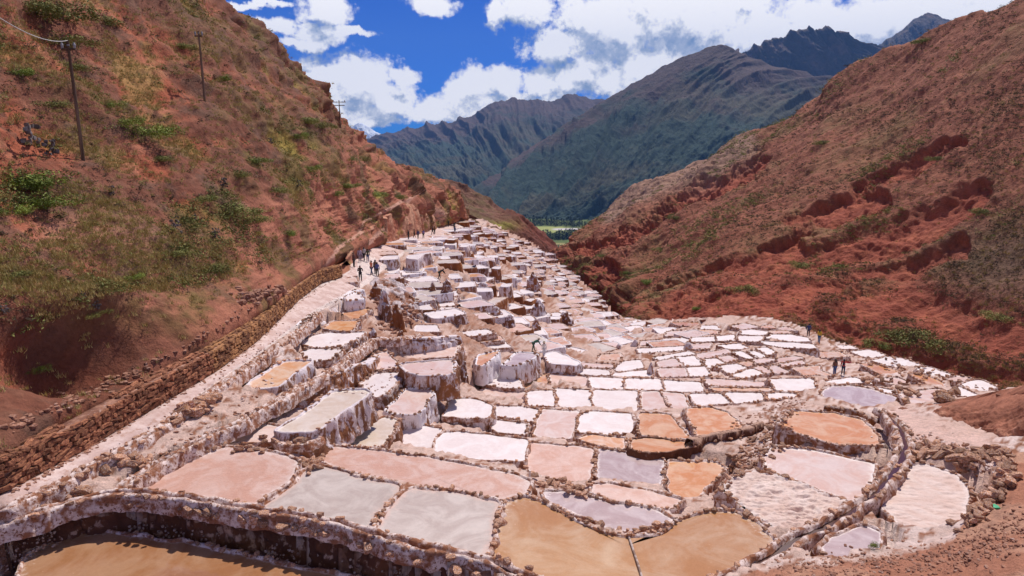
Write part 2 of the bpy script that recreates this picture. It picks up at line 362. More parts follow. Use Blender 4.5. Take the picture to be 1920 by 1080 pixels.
P('C','q',0,[(1112,908),(1150,908),(1232,925),(1280,938),(1262,954),(1190,948),(1110,926)],None,'shallow pink mud shelf behind the lilac crescent pond')
P('C','c',0,[(1355,920),(1385,890),(1420,885),(1500,910),(1585,942),(1580,965),(1540,985),(1480,1005),(1440,985),(1390,950)],None,'pond covered in wrinkled pink salt crust beside the curved dark channel')
P('C','p',0,[(1430,860),(1450,838),(1520,845),(1640,870),(1640,885),(1625,925),(1600,942),(1560,928),(1440,880)],-14.45,'pale pink pond between the orange pond and the wrinkled crust pond')
P('C','c',0,[(1655,950),(1675,900),(1690,880),(1730,872),(1790,892),(1818,930),(1812,970),(1790,1000),(1760,1010),(1720,995),(1680,980)],-13.2,'round pink crusted pond right of the curved dark channel')
P('C','l',0,[(1540,1025),(1565,1005),(1620,985),(1650,1000),(1645,1030),(1600,1050),(1550,1048)],-12.9,'small lilac puddle pond at the edge of the bare soil, lower right')
P('D','p',0,[(430,830),(475,800),(505,797),(540,812),(600,822),(560,835),(520,832),(460,829)],None,'small pink salt patch behind the heap of red stones, left')
P('D','q',0,[(988,830),(1115,842),(1110,880),(1098,905),(1085,908),(1000,890),(985,868)],None,'square dull pink pond right of the slim white post')
P('D','l',0,[(1122,842),(1180,850),(1240,862),(1238,915),(1200,910),(1120,895)],None,'speckled lilac grey pond between the square pink pond and small orange pond')
P('D','o',0,[(1255,866),(1340,868),(1358,880),(1340,900),(1300,935),(1270,938),(1255,915)],None,'orange pond with a white salt corner below the dark overhanging bank')
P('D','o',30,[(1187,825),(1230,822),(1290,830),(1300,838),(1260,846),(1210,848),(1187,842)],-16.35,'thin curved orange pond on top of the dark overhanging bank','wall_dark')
P('D','a',0,[(1082,822),(1110,815),(1170,822),(1170,842),(1130,838)],None,'narrow apricot strip pond above the speckled lilac pond')
P('D','o',0,[(1465,795),(1490,772),(1560,775),(1620,790),(1640,815),(1648,835),(1560,832),(1500,815)],-14.25,'large glossy orange pond ringed by thick stones, right of centre')
P('E','y',42,[(515,809),(560,785),(625,735),(678,733),(692,738),(650,766),(592,808)],None,'slanting cream pond behind a tall streaked wall, left of centre','wall')
P('E','y',0,[(645,830),(690,795),(720,783),(742,790),(738,805),(715,835),(680,838)],None,'cream pond at the foot of the tall streaked wall')
P('E','w',0,[(725,835),(760,797),(790,797),(828,805),(815,825),(812,848),(760,842)],None,'small white pond between the cream pond and the long white pond')
P('E','w',0,[(818,848),(820,825),(835,812),(860,810),(985,825),(980,865),(900,862)],None,'long white pond left of the square dull pink pond')
P('E','w',0,[(912,792),(925,787),(985,795),(982,815),(930,810)],None,'short narrow white pond tucked behind the long white pond')
P('E','p',0,[(1018,768),(1085,772),(1078,795),(1070,822),(1000,818)],None,'squarish pale pink pond behind the square dull pink pond')
P('E','w',0,[(1090,778),(1110,772),(1180,776),(1190,800),(1188,812),(1130,815),(1085,810)],None,'bright white pond left of the two orange ponds at centre')
P('E','o',0,[(1200,775),(1255,778),(1275,800),(1290,822),(1240,822),(1200,815)],None,'left of the two square orange ponds right of centre')
P('E','o',0,[(1287,768),(1330,765),(1365,775),(1392,800),(1350,818),(1312,822)],None,'right of the two square orange ponds right of centre')
P('E','w',0,[(930,762),(975,762),(1012,770),(1005,792),(930,780)],None,'white pond just left of the squarish pale pink pond')
P('E','w',0,[(832,780),(845,752),(880,747),(925,760),(912,785),(860,784)],None,'white pond lying in the shade of the brown corner wall')
P('E','p',30,[(725,770),(762,730),(805,730),(808,742),(785,778),(740,776)],None,'pale pink pond behind the spiky white corner wall','wall_white')
rF = 'the row behind the centre'
for c, q in [('p',[(890,740),(930,722),(985,735),(985,758),(940,755)]),('w',[(990,735),(1035,733),(1040,762),(990,760)]),('w',[(1042,728),(1105,733),(1105,766),(1045,762)]),
  ('w',[(1113,732),(1195,734),(1192,772),(1112,768)]),('p',[(1203,735),(1236,735),(1256,768),(1205,770)]),('p',[(1241,735),(1280,738),(1292,768),(1262,768)]),
  ('w',[(1292,740),(1350,738),(1370,757),(1310,762)]),('w',[(1358,737),(1425,736),(1435,750),(1378,758)]),('w',[(1440,738),(1495,738),(1490,745),(1442,751)])]: P('F',c,0,q)
for c, q in [('o',[(980,730),(985,722),(1022,702),(1028,723)]),('p',[(1032,702),(1100,706),(1104,728),(1035,724)]),('w',[(1106,708),(1168,710),(1170,730),(1112,729)]),
  ('w',[(1173,710),(1238,712),(1245,732),(1175,730)]),('w',[(1245,714),(1312,718),(1318,735),(1250,735)]),('p',[(1318,710),(1360,712),(1440,717),(1440,725),(1335,724)]),
  ('w',[(1445,712),(1520,710),(1530,728),(1510,736),(1460,733)]),('a',[(1332,728),(1440,728),(1440,734),(1345,734)]),('w',[(905,720),(925,707),(965,703),(975,715),(981,728),(950,728)])]: P('G',c,0,q)
for c, wl, q in [('w',6,[(1023,668),(1041,660),(1084,679),(1079,685),(1032,681)]),('p',0,[(1087,680),(1150,684),(1140,690),(1088,688)]),('w',0,[(1083,692),(1138,694),(1140,704),(1085,702)]),
  ('w',0,[(1152,692),(1170,678),(1200,676),(1205,690),(1160,697)]),('w',0,[(1155,700),(1215,694),(1217,707),(1150,706)]),('p',0,[(1235,692),(1284,690),(1288,706),(1240,707)]),
  ('w',0,[(1288,690),(1320,688),(1332,704),(1293,706)]),('p',0,[(1232,679),(1264,673),(1280,686),(1240,689)]),('w',0,[(1268,671),(1300,668),(1318,685),(1284,686)]),
  ('a',0,[(1128,665),(1163,663),(1163,675),(1122,676)]),('w',0,[(1225,671),(1290,659),(1300,665),(1240,675)])]: P('H',c,wl,q)
for c, q in [('p',[(1306,665),(1361,655),(1368,661),(1318,673)]),('w',[(1372,662),(1389,659),(1418,672),(1400,673)]),('w',[(1402,659),(1417,659),(1436,669),(1420,671)]),
  ('w',[(1321,675),(1344,673),(1357,681),(1344,684),(1330,690)]),('p',[(1347,670),(1368,667),(1382,674),(1360,680)]),('w',[(1345,687),(1380,683),(1397,689),(1371,701)]),
  ('a',[(1384,681),(1404,677),(1415,683),(1400,687)]),('p',[(1412,676),(1434,672),(1455,675),(1424,683)]),('w',[(1376,704),(1410,692),(1430,702),(1396,709)]),
  ('p',[(1415,690),(1427,686),(1447,698),(1434,701)]),('p',[(1441,689),(1453,685),(1481,699),(1455,701)]),('p',[(1442,676),(1487,668),(1504,672),(1442,684)]),
  ('p',[(1462,683),(1503,676),(1506,683),(1468,688)]),('a',[(1489,690),(1536,686),(1538,696),(1558,703),(1509,704)])]: P('I',c,0,q)
for c, q in [('a',[(1489,661),(1570,660),(1584,669),(1515,671)]),('w',[(1419,654),(1438,652),(1453,660),(1440,665)]),('w',[(1441,634),(1452,628),(1483,628),(1511,634),(1515,640),(1483,640)]),
  ('w',[(1433,641),(1483,643),(1520,646),(1524,653),(1470,652),(1440,647)]),('a',[(1444,621),(1475,620),(1482,625),(1450,626)]),('w',[(1393,620),(1411,619),(1438,622),(1430,628),(1393,627)]),
  ('w',[(1387,631),(1427,631),(1422,640),(1390,640)]),('w',[(1348,648),(1385,645),(1400,653),(1370,655)]),('p',[(1289,646),(1331,644),(1327,653),(1291,655)]),
  ('w',[(1346,631),(1375,628),(1374,638),(1348,639)]),('w',[(1318,611),(1342,611),(1348,618),(1312,617)]),('a',[(1304,618),(1342,620),(1344,626),(1300,625)]),
  ('o',[(1262,605),(1308,605),(1303,612),(1270,610)]),('p',[(1370,612),(1397,607),(1421,613),(1393,618)]),('a',[(1428,612),(1445,609),(1456,616),(1430,616)]),
  ('p',[(1459,617),(1474,613),(1494,620),(1468,620)]),('w',[(1300,634),(1338,632),(1338,640),(1298,641)]),('p',[(1255,622),(1294,620),(1292,628),(1250,630)]),
  ('w',[(1246,636),(1290,633),(1288,642),(1244,644)]),('p',[(1205,640),(1238,638),(1240,646),(1200,648)]),('w',[(1200,654),(1278,650),(1276,657),(1204,662)])]: P('J',c,0,q)
for c, q in [('w',[(1566,648),(1594,648),(1607,654),(1580,655)]),('w',[(1598,660),(1630,656),(1658,666),(1635,671),(1618,669)]),('w',[(1637,677),(1665,670),(1692,673),(1727,685),(1703,690),(1680,689)]),
  ('w',[(1718,692),(1739,688),(1782,703),(1765,707),(1748,706)]),('p',[(1776,712),(1797,705),(1821,711),(1802,717)]),('w',[(1804,722),(1823,716),(1838,713),(1868,726),(1838,736)]),
  ('o',[(1618,684),(1633,682),(1682,695),(1692,703),(1665,706),(1645,699)]),('o',[(1707,703),(1729,701),(1767,718),(1769,725),(1744,723)]),
  ('p',[(1643,710),(1680,708),(1707,718),(1692,725),(1658,718)]),('w',[(1639,726),(1677,733),(1682,740),(1654,737)]),
  ('p',[(1692,740),(1729,733),(1763,731),(1772,750),(1744,755),(1703,757)]),('w',[(1799,726),(1831,740),(1822,748),(1785,740)]),('w',[(1545,716),(1600,708),(1636,720),(1600,719),(1560,721)])]: P('K',c,0,q)
P('K','l',0,[(1545,735),(1560,726),(1600,725),(1640,733),(1676,745),(1680,752),(1640,768),(1618,770),(1575,763),(1550,750)],None,'large lilac oval pond above the glossy orange pond')
P('L','w',0,[(571,645),(585,630),(612,625),(679,624),(672,632),(640,650),(590,652)],None,'bright white pond with an orange corner under the two small orange ponds')
P('L','w',0,[(562,662),(585,655),(640,656),(618,675),(590,680),(570,668)],None,'small white pond just below the bright white pond beside the path')
P('L','a',24,[(465,730),(472,716),(532,679),(582,679),(552,700),(520,726)],None,'slanting apricot pond between the path channel and the lower channel','wall')
P('L','o',0,[(630,598),(650,584),(675,579),(695,580),(673,598)],None,'upper of the two small bright orange ponds under the white bank')
P('L','o',0,[(607,617),(623,603),(672,602),(665,613),(659,620),(634,620)],None,'lower of the two small bright orange ponds under the white bank')
P('L','w',12,[(650,557),(668,549),(680,560),(650,565)],None,'tiny white basin on top of the white bank above the orange ponds','wall_white')
P('L','p',0,[(688,675),(705,664),(726,660),(743,683),(739,690),(716,694),(694,694)],None,'pale pink pond against the curved white wall, left of two long ponds')
P('L','p',0,[(741,670),(788,654),(861,638),(859,651),(850,670),(807,671),(750,679)],None,'long pale pond tapering under the curved white wall')
P('L','p',32,[(751,684),(846,675),(850,700),(833,704),(788,704),(769,698)],None,'peach and white pond on top of the broad brown and lilac wall','wall')
P('L','w',0,[(675,722),(705,702),(754,699),(750,711),(722,737),(707,746),(694,731)],None,'white pond wedged between spiky salt walls, left of centre')
P('L','o',26,[(892,684),(900,668),(936,658),(918,677),(903,687)],None,'small orange pond high on a white wall at centre','wall_white')
P('L','l',30,[(944,685),(974,661),(1008,665),(987,679),(966,686)],None,'lilac pond on top of the tall fluted salt wall at centre','wall_white')
for c, q in [('w',[(846,611),(901,607),(910,615),(857,620)]),('w',[(861,623),(912,618),(929,626),(882,631)]),('a',[(889,636),(935,630),(944,637),(893,643)]),('w',[(893,648),(945,641),(957,651),(929,655)]),
  ('w',[(826,587),(861,583),(873,595),(850,598)]),('w',[(824,577),(852,576),(858,581),(828,584)]),('y',[(822,560),(853,558),(850,565),(822,567)]),('w',[(829,552),(856,545),(858,554),(845,557)]),('w',[(824,569),(850,567),(852,574),(824,575)])]: P('M',c,0,q)
for c, wl, q in [('w',5,[(772,575),(804,569),(810,581),(781,583)]),('w',0,[(775,592),(813,593),(817,606),(784,607)]),('w',0,[(780,610),(818,610),(824,623),(778,622)]),
  ('y',6,[(761,504),(792,504),(790,510),(762,510)]),('w',5,[(758,516),(789,515),(784,521),(756,521)]),('w',4,[(756,527),(784,526),(778,535),(754,533)]),('y',0,[(750,538),(780,537),(778,541),(751,541)]),
  ('w',10,[(712,507),(748,504),(736,513),(712,516)]),('p',0,[(625,527),(668,519),(668,529),(632,532)]),
  ('w',15,[(714,488),(721,481),(745,480),(741,486)]),('w',14,[(764,485),(766,480),(807,474),(787,480),(781,487)]),('y',16,[(807,466),(812,463),(832,463),(824,468),(810,469)]),
  ('y',19,[(817,491),(822,487),(842,486),(838,491),(819,492)]),('w',12,[(794,508),(792,504),(811,504),(808,509)]),('w',12,[(826,517),(832,510),(860,507),(855,512)]),
  ('w',11,[(844,494),(848,491),(869,491),(856,496)]),('a',8,[(842,483),(846,479),(862,479),(859,483)]),('w',18,[(879,477),(887,472),(906,472),(895,478)]),
  ('w',14,[(864,463),(868,459),(878,459),(873,464)]),('w',8,[(835,459),(839,456),(855,456),(850,460)]),('w',6,[(837,450),(842,447),(856,447),(850,451)]),
  ('w',15,[(894,525),(905,520),(925,521),(907,530),(895,532)]),('y',12,[(863,533),(871,529),(889,529),(881,534)]),('p',10,[(880,555),(902,554),(900,559),(880,560)]),
  ('y',12,[(917,567),(926,560),(950,558),(932,567),(928,572)]),('w',12,[(940,538),(945,533),(960,532),(951,539)]),('w',12,[(922,504),(926,501),(938,500),(936,505)]),
  ('w',14,[(961,577),(970,573),(1004,572),(995,579),(964,580)]),('a',0,[(886,578),(901,574),(912,579),(890,584)]),('p',12,[(889,587),(920,585),(907,592),(895,592)]),
  ('w',8,[(924,588),(940,586),(951,594),(932,596)]),('a',0,[(969,566),(985,562),(981,568)]),('w',8,[(984,563),(990,560),(1002,560),(996,566)]),
  ('w',16,[(1006,598),(1012,594),(1050,594),(1046,599)]),('w',0,[(978,612),(990,608),(1000,612),(992,618)]),('w',8,[(1040,625),(1045,617),(1072,616),(1068,626)])]: P('N',c,wl,q)
ROWN = {'F': rF, 'G': 'the second row behind the two orange ponds', 'H': 'the third row behind the orange ponds', 'I': 'the slanting grid left of the walkers',
        'J': 'the far right field below the red cliff', 'K': 'the strip above the gorge, right', 'M': 'the ladder beside the salt ridge', 'N': 'the stack below the path'}
ORD = ['leftmost', 'second', 'third', 'fourth', 'fifth', 'sixth', 'seventh', 'eighth', 'ninth', 'tenth', 'eleventh', 'twelfth', 'thirteenth', 'fourteenth', 'fifteenth', 'sixteenth', 'seventeenth', 'eighteenth', 'nineteenth', 'twentieth'] + ['twenty-' + s for s in ('first', 'second', 'third', 'fourth', 'fifth', 'sixth', 'seventh', 'eighth', 'ninth')] + ['thirtieth'] + ['thirty-' + s for s in ('first', 'second', 'third', 'fourth', 'fifth')]
# levels
for p in PD:
    p['cen'] = p['poly'].mean(0); p['poly'] = p['cen'] + (p['poly'] - p['cen']) * {'F': 1.05, 'G': 1.06, 'H': 1.1, 'I': 1.13, 'J': 1.16, 'K': 1.09, 'M': 1.08, 'N': 1.05, 'L': 1.06, 'E': 1.04, 'D': 1.035}.get(p['row'], 1.025)
    p['pri'] = float(gz(p['cen'][0], p['cen'][1])) if p['z'] is None else p['z']
nP = len(PD); A = []; Bv = []
for i, p in enumerate(PD):
    r = np.zeros(nP); wgt = 6.0 if p['z'] is not None else (4.0 if p['row'] in 'BCD' else 0.6)
    r[i] = wgt; A.append(r); Bv.append(wgt * p['pri'])
def col_iv(poly, u):
    vs = []
    for (x1, y1), (x2, y2) in zip(poly, np.roll(poly, -1, 0)):
        if (x1 > u) != (x2 > u): vs.append(y1 + (y2 - y1) * (u - x1) / (x2 - x1))
    return (min(vs), max(vs)) if len(vs) >= 2 else None
for u in range(400, 1660, 7):
    iv = []
    for i, p in enumerate(PD):
        r_ = col_iv(p['poly'], u + 0.3)
        if r_: iv.append((r_[0], r_[1], i))
    iv.sort()
    for (a0, a1, i), (b0, b1, j) in zip(iv[:-1], iv[1:]):
        gap = b0 - a1
        if PD[i]['wall'] and 0.35 * PD[i]['wall'] < gap < 1.8 * PD[i]['wall'] + 8:
            r = np.zeros(nP); r[i] = 1 / tray(a1) * 0.35; r[j] = -1 / tray(b0) * 0.35; A.append(r); Bv.append(0)
zl = np.linalg.lstsq(np.array(A), np.array(Bv), rcond=None)[0]
for p, z in zip(PD, zl): p['z'] = float(z)
# ------------------------------------------------------------------ stones
def stone_mesh(name, seed, sx, sy, sz, mat):
    rs = np.random.RandomState(seed); n = 3; pts = {}; fs = []
    def vid(a):
        k = tuple(np.round(a, 5))
        if k not in pts: pts[k] = len(pts)
        return pts[k]
    for ax in range(3):
        for s in (-1, 1):
            for i in range(2):
                for j in range(2):
                    q = []
                    for di, dj in ((0, 0), (1, 0), (1, 1), (0, 1)):
                        a = np.zeros(3); a[ax] = s; a[(ax + 1) % 3] = -1 + (i + di); a[(ax + 2) % 3] = -1 + (j + dj); q.append(vid(a))
                    fs.append(q if s > 0 else q[::-1])
    V = np.array(list(pts.keys())); L = np.linalg.norm(V, axis=1, keepdims=True)
    V = V / L * (0.62 + 0.38 * L ** 0.9) * (1 + rs.uniform(-.16, .16, (len(V), 1)))
    V = V + rs.uniform(-.1, .1, V.shape); V = V * np.array([sx, sy, sz]) * 0.45
    return mesh_np(name, V, fs, mat, smooth=False), V, np.array(fs)
STONES = [stone_mesh('stone_shape', 100 + i, *[(1, .8, .7), (1.2, .8, .6), (.9, .9, .8), (1.3, .9, .55), (1, .7, .6), (1.1, 1, .5)][i], M['stone']) for i in range(6)]
WSTONES = [stone_mesh('wall_stone_shape', 200 + i, *[(1.3, .8, .7), (1.6, .8, .6), (1.0, .9, .8), (1.9, .8, .6)][i], M['stone_wall']) for i in range(4)]
STN = []       # every stone already laid: x, y, z, r
def free(x, y, r):
    if not STN: return True
    a = np.array(STN[-1500:]); return np.min((a[:, 0] - x) ** 2 + (a[:, 1] - y) ** 2 - (0.8 * (a[:, 3] + r)) ** 2) > 0

# ------------------------------------------------------------------ pond builder
def area2(P): return 0.5 * np.sum(P[:, 0] * np.roll(P[:, 1], -1) - np.roll(P[:, 0], -1) * P[:, 1])
def chaikin(P):
    Q = np.roll(P, -1, 0); return np.stack([0.94 * P + 0.06 * Q, 0.06 * P + 0.94 * Q], 1).reshape(-1, 2)
def resample(P, s):
    Q = np.vstack([P, P[:1]]); L = np.r_[0, np.cumsum(np.linalg.norm(np.diff(Q, axis=0), axis=1))]
    n = max(10, int(L[-1] / s)); t = np.linspace(0, L[-1], n, endpoint=False)
    return np.stack([np.interp(t, L, Q[:, 0]), np.interp(t, L, Q[:, 1])], 1)
def normals2(P):
    d = np.roll(P, -1, 0) - np.roll(P, 1, 0); n = np.stack([d[:, 1], -d[:, 0]], 1); n /= np.linalg.norm(n, axis=1, keepdims=True) + 1e-9
    n = n + 0.5 * (np.roll(n, 1, 0) + np.roll(n, -1, 0)); return n / (np.linalg.norm(n, axis=1, keepdims=True) + 1e-9)
SHAPES = []     # (plan outline, level) of all ponds, for carving the ground below them
def pond_geo(plan, z, wallh, D, seed, rimw=None):
    P2 = plan if area2(plan) > 0 else plan[::-1]
    P2 = chaikin(P2); s = min(max(0.0042 * D, 0.10), 0.7); P2 = resample(P2, s)
    N = normals2(P2); P3 = np.c_[P2, np.full(len(P2), z)]
    wob = fbm(P3 + seed * 3.1, 1.3, 3) * min(0.10 + 0.002 * D, 0.2); P2 = P2 + N * wob[:, None]
    rw = (0.135 + 0.06 * vnoise(P3 * 0.9 + seed)) * (1.0 + max(0, min(D, 130) - 60) / 160.) if rimw is None else rimw + 0 * wob
    hh = 0.085 * (1 + 0.35 * fbm(P3 + seed, 1.8, 2))
    prof = [(-.05, -.06), (0.0, .02), (.25, .8), (.55, 1.0), (.9, .85), (1.15, .2)]
    rings = []
    for o, h in prof: rings.append(np.c_[P2 + N * (rw * o)[:, None], z + hh * h])
    k = max(2, min(12, int(wallh / max(0.22, s * 1.2))))
    for i in range(1, k + 1):
        t = i / k; o = rw * 1.15 + 0.10 * t * wallh
        rings.append(np.c_[P2 + N * o[:, None], np.full(len(P2), z - wallh * t)])
    R = np.stack(rings); nr, nc = R.shape[:2]
    Nn = np.broadcast_to(N, (nr, nc, 2)); Q = R.copy(); Q[..., 2] *= 0.45
    a = fbm(Q + seed, 1.0 / max(0.5, 0.012 * D), 4, 0.6); b_ = fbm(R + 9 + seed, 4.5, 2)
    amp = np.zeros(nr); amp[1:] = 0.02; amp[4:] = 0.05; amp[6:] = min(0.30, 0.08 + 0.14 * wallh)
    R[..., :2] += Nn * (amp[:, None, None] * (a * 1.5 + 0.35 * b_)[..., None])
    R[1:6, :, 2] += (b_ * 0.035 + 0.02 * a)[1:6]
    V = R.reshape(-1, 3); i = np.arange(nr * nc).reshape(nr, nc); j = np.roll(i, -1, 1)
    Fq = np.stack([i[:-1], i[1:], j[1:], j[:-1]], -1).reshape(-1, 4)[:, ::-1]
    return P2, N, rw, hh, V, Fq
def surf_mesh(P2, z, mat, name, relief=0.0, D=30):
    """brine or salt surface: rings shrinking to the middle so that the shore can carry its own crust"""
    c = P2.mean(0); ks = [1.03, 0.97, 0.90, 0.80, 0.6, 0.35]; R = []
    dist = np.linalg.norm(P2 - c, axis=1, keepdims=True)
    for k in ks:
        R.append(c + (P2 - c) * k)
    nr, nc = len(ks), len(P2); V = np.c_[np.concatenate(R), np.full(nr * nc, z)]
    V = np.vstack([V, [[c[0], c[1], z]]]); e = np.repeat([1.15, .8, .45, .18, 0, 0], nc); e = np.r_[e, 0]
    i = np.arange(nr * nc).reshape(nr, nc); j = np.roll(i, -1, 1)
    Fq = np.stack([i[:-1], j[:-1], j[1:], i[1:]], -1).reshape(-1, 4)
    last = i[-1]; tri = np.stack([last, np.roll(last, -1), np.full(nc, nr * nc), np.full(nc, nr * nc)], -1)
    me = bpy.data.meshes.new(name); faces = [tuple(int(x) for x in f) for f in Fq] + [tuple(int(x) for x in f[:3]) for f in tri]
    me.from_pydata(V.tolist(), [], faces); a = me.attributes.new('edge', 'FLOAT', 'POINT'); a.data.foreach_set('value', e.astype(np.float32))
    me.materials.append(mat); me.update(); return me
def relief_mesh(P2, z, mat, name, step=0.07, amp=0.05):
    x0, y0 = P2.min(0) - .1; x1, y1 = P2.max(0) + .1
    X, Y = np.meshgrid(np.arange(x0, x1, step), np.arange(y0, y1, step)); G2 = np.stack([X, Y], -1)
    c = P2.mean(0); ins = inside(G2, c + (P2 - c) * 1.03)
    W = np.stack([X * 0.9 + 0.35 * Y, Y * 2.3, 0 * X], -1); W = W + 0.35 * np.stack([fbm(W, .8, 2, off=i * 9) for i in range(3)], -1)
    h = fbm(W, 2.0, 3, 0.5, ridged=True); Z = z + amp * (h) + 0.01
    dd = seg_dist(G2, np.vstack([P2, P2[:1]]))
    idx = np.arange(X.size).reshape(X.shape); f = grid_faces(*X.shape); ok = ins.ravel()[f].all(1); f = f[ok]
    used, inv = np.unique(f, return_inverse=True); V = np.stack([X, Y, Z], -1).reshape(-1, 3)[used]
    return mesh_np(name, V, inv.reshape(f.shape), mat, attrs={'edge': np.clip(1 - dd / .35, 0, 1).ravel()[used]})
def lay_rim_stones(root, P2, N, rw, hh, z, D, seed, dens=1.0, big=1.0):
    rs = random.Random(seed); n = len(P2); L = np.linalg.norm(np.roll(P2, -1, 0) - P2, axis=1)
    acc = 0; nxt = 0.1; near = []; far = []
    base = (0.145 if D < 40 else 0.17) * big
    gate = vnoise(np.c_[P2 * 0.5, np.full(n, seed * 1.7)])
    for i in range(n):
        acc += L[i]
        if acc < nxt: continue
        r = base * rs.choice((.6, .8, .9, 1.1, 1.3, 1.8)) * rs.uniform(.8, 1.15); nxt = acc + r * rs.uniform(.8, 1.5) / dens * 1.15
        if gate[i] < -0.1 and rs.random() < .8: continue
        q = P2[i] + N[i] * rw[i] * rs.uniform(.2, 1.1)
        if not free(q[0], q[1], r * .5): continue
        zz = z + hh[i] * 0.8 + r * 0.12; STN.append((q[0], q[1], zz, r * .5))
        (near if D < 34 else far).append((q[0], q[1], zz, r))
    for q in near:
        me = STONES[rs.randrange(6)][0]; o = obj('stone', me, root); o.location = Vector(q[:3]) - root.location
        s = q[3] * 1.25; o.scale = (s, s * rs.uniform(.75, 1.1), s * rs.uniform(.7, 1.1)); o.rotation_euler = (rs.uniform(-.3, .3), rs.uniform(-.3, .3), rs.uniform(0, 6.28))
    if far:
        far = np.array(far); me = batch('small_stones', STONES[seed % 6][1], STONES[seed % 6][2], far[:, :3] - np.array(root.location), RS.uniform(0, 6.3, len(far)), far[:, 3] * 1.15, M['stone'])
        obj('stones', me, root, 'stuff')
def add_pond(plan, z, wallh, D, colour, label, seed, wm=None, group='salt evaporation ponds', stones=True, dens=1.0):
    P2, N, rw, hh, V, Fq = pond_geo(plan, z, wallh, D, seed)
    c = P2.mean(0); root = thing('salt_pond', label, 'salt pond', (float(c[0]), float(c[1]), z), group)
    org = np.array([c[0], c[1], z])
    me = mesh_np('pond_wall', V - org, Fq, M[wm or 'wall'])
    if wm is None or wallh < 0.8: me.materials.append(M['rim']); nc = len(P2); mi = np.zeros(len(Fq), np.int32); mi[:nc * 6] = 1; me.polygons.foreach_set('material_index', mi)
    obj('retaining_wall', me, root)
    if colour == 'c': sm = relief_mesh(P2 - c, 0.0, PM['c'], 'crust', 0.05, 0.16 if z < -13.8 else 0.05); nm = 'salt_crust'
    else: sm = surf_mesh(P2 - c, 0.0, PM[colour], 'surface'); nm = 'brine_surface' if colour in 'otalb' else 'salt_surface'
    obj(nm, sm, root)
    TERR.append((np.c_[P2, np.full(len(P2), z)], None)); SHAPES.append((P2 + N * rw[:, None], z))
    if stones: lay_rim_stones(root, P2, N, rw, hh, z, D, seed, dens)
    return root
cnt = {}
for k, p in enumerate(PD): cnt.setdefault(p['row'], []).append(k)
for r_, ids in cnt.items():
    ids.sort(key=lambda i: PD[i]['cen'][0]); seen = {}
    for i in ids:
        p = PD[i]
        if p['label'] is None:
            n_ = seen.get(p['c'], 0); seen[p['c']] = n_ + 1
            p['label'] = ('%s %s pond in %s' if n_ == 0 else '%s %s pond from the left in %s') % (ORD[n_], PCN[p['c']], ROWN[r_])
for i, p in enumerate(PD):
    plan = on_level(p['poly'], p['z'])[:, :2]; D = float(plan[:, 1].mean())
    pts = p['poly'] + (p['poly'] - p['cen']) * 0.12
    gmin = float(np.min(gz(pts[:, 0], pts[:, 1])))
    wallh = max(0.45, min(p['z'] - gmin + 0.3, 1.6)); 
    if p['wall']: wallh = max(wallh, p['wall'] * D / F + 0.5)
    wm = p['wm'] or (['wall', 'wall_white', 'wall_brown', 'wall'][i % 4] if p['wall'] else None)
    add_pond(plan, p['z'], wallh, D, p['c'], p['label'], i, wm, dens=0.9 if p['row'] in 'ABCDE' else 0.75, stones=p['row'] not in 'N')
ALLP = [p['poly'] for p in PD]

# ------------------------------------------------------------------ ground of the salt field (one sheet, hollowed under the ponds)
us = np.arange(-420, 2420, 5.0); vs = np.r_[np.arange(412, 700, 3.0), np.arange(700, 1000, 4.0), np.arange(1000, 1400, 8.0)]
U, Vv = np.meshgrid(us, vs); Dg = gD(U, Vv); S0 = unp(U, Vv, Dg)
# terraces between the path and the channels: carve
SX = S0[..., :2].reshape(-1, 2); Z = S0[..., 2].reshape(-1).copy(); Z0 = Z.copy()
for (P2, z) in SHAPES:
    D = P2[:, 1].mean(); m = 0.35 + 0.006 * D
    lo = P2.min(0) - m; hi = P2.max(0) + m
    k = np.where((SX[:, 0] > lo[0]) & (SX[:, 0] < hi[0]) & (SX[:, 1] > lo[1]) & (SX[:, 1] < hi[1]))[0]
    if len(k) == 0: continue
    q = SX[k]; c = P2.mean(0); r = inside(q, P2); dd = seg_dist(q, np.vstack([P2, P2[:1]]))
    near = r | (dd < m)
    Z[k[near]] = np.minimum(Z[k[near]], z - 0.32)
PATH_R = [(-420,1180),(-200,1060),(0,962),(150,885),(300,800),(400,722),(480,668),(545,622),(590,590),(640,560),(668,545),(700,528),(722,500),(760,475),(800,455),(838,440),(862,428),(880,405)]
PATH_L = [(-420,1110),(-200,1020),(0,928),(150,850),(280,770),(400,700),(480,642),(560,562),(600,532),(640,518),(655,505),(664,480),(700,462),(760,443),(800,433),(832,424),(850,412),(868,395)]
pathpoly = np.array(PATH_L + PATH_R[::-1], float)
UV = np.stack([U, Vv], -1)
inp = inside(UV, pathpoly)
roughn = fbm(S0, 0.55, 6, 0.6); sharp = fbm(S0, 1.6, 4, 0.6, ridged=True)
sc_d = np.clip(Dg / 60, .5, 2.5)
amp = (0.30 * roughn + 0.26 * sharp) * sc_d * (1 - .7 * sstep(U, 1180, 1300) * sstep(-Vv, -800, -760))
Z = Z.reshape(U.shape); Z = np.where(inp, Z0.reshape(U.shape) + 0.0, Z - 0.06 + amp)
# ledge zone between path and front pond gets stepped banks
led = inside(UV, np.array([(0,965),(300,805),(480,672),(560,620),(580,700),(470,780),(300,860),(200,925),(0,985)], float))
hq = fbm(S0, 0.28, 3); Z = np.where(led, Z + 0.5 * np.round(hq * 3) / 3 - 0.05 * sharp, Z)
lowfront = inside(UV, np.array([(-430,1060),(-60,1012),(0,993),(80,966),(150,944),(300,940),(460,966),(620,997),(780,1040),(930,1080),(1010,1130),(1010,1500),(-430,1500)], float))
Z = np.where(lowfront, -14.2 + .05 * roughn, Z)
S1 = S0.copy(); S1[..., 2] = Z
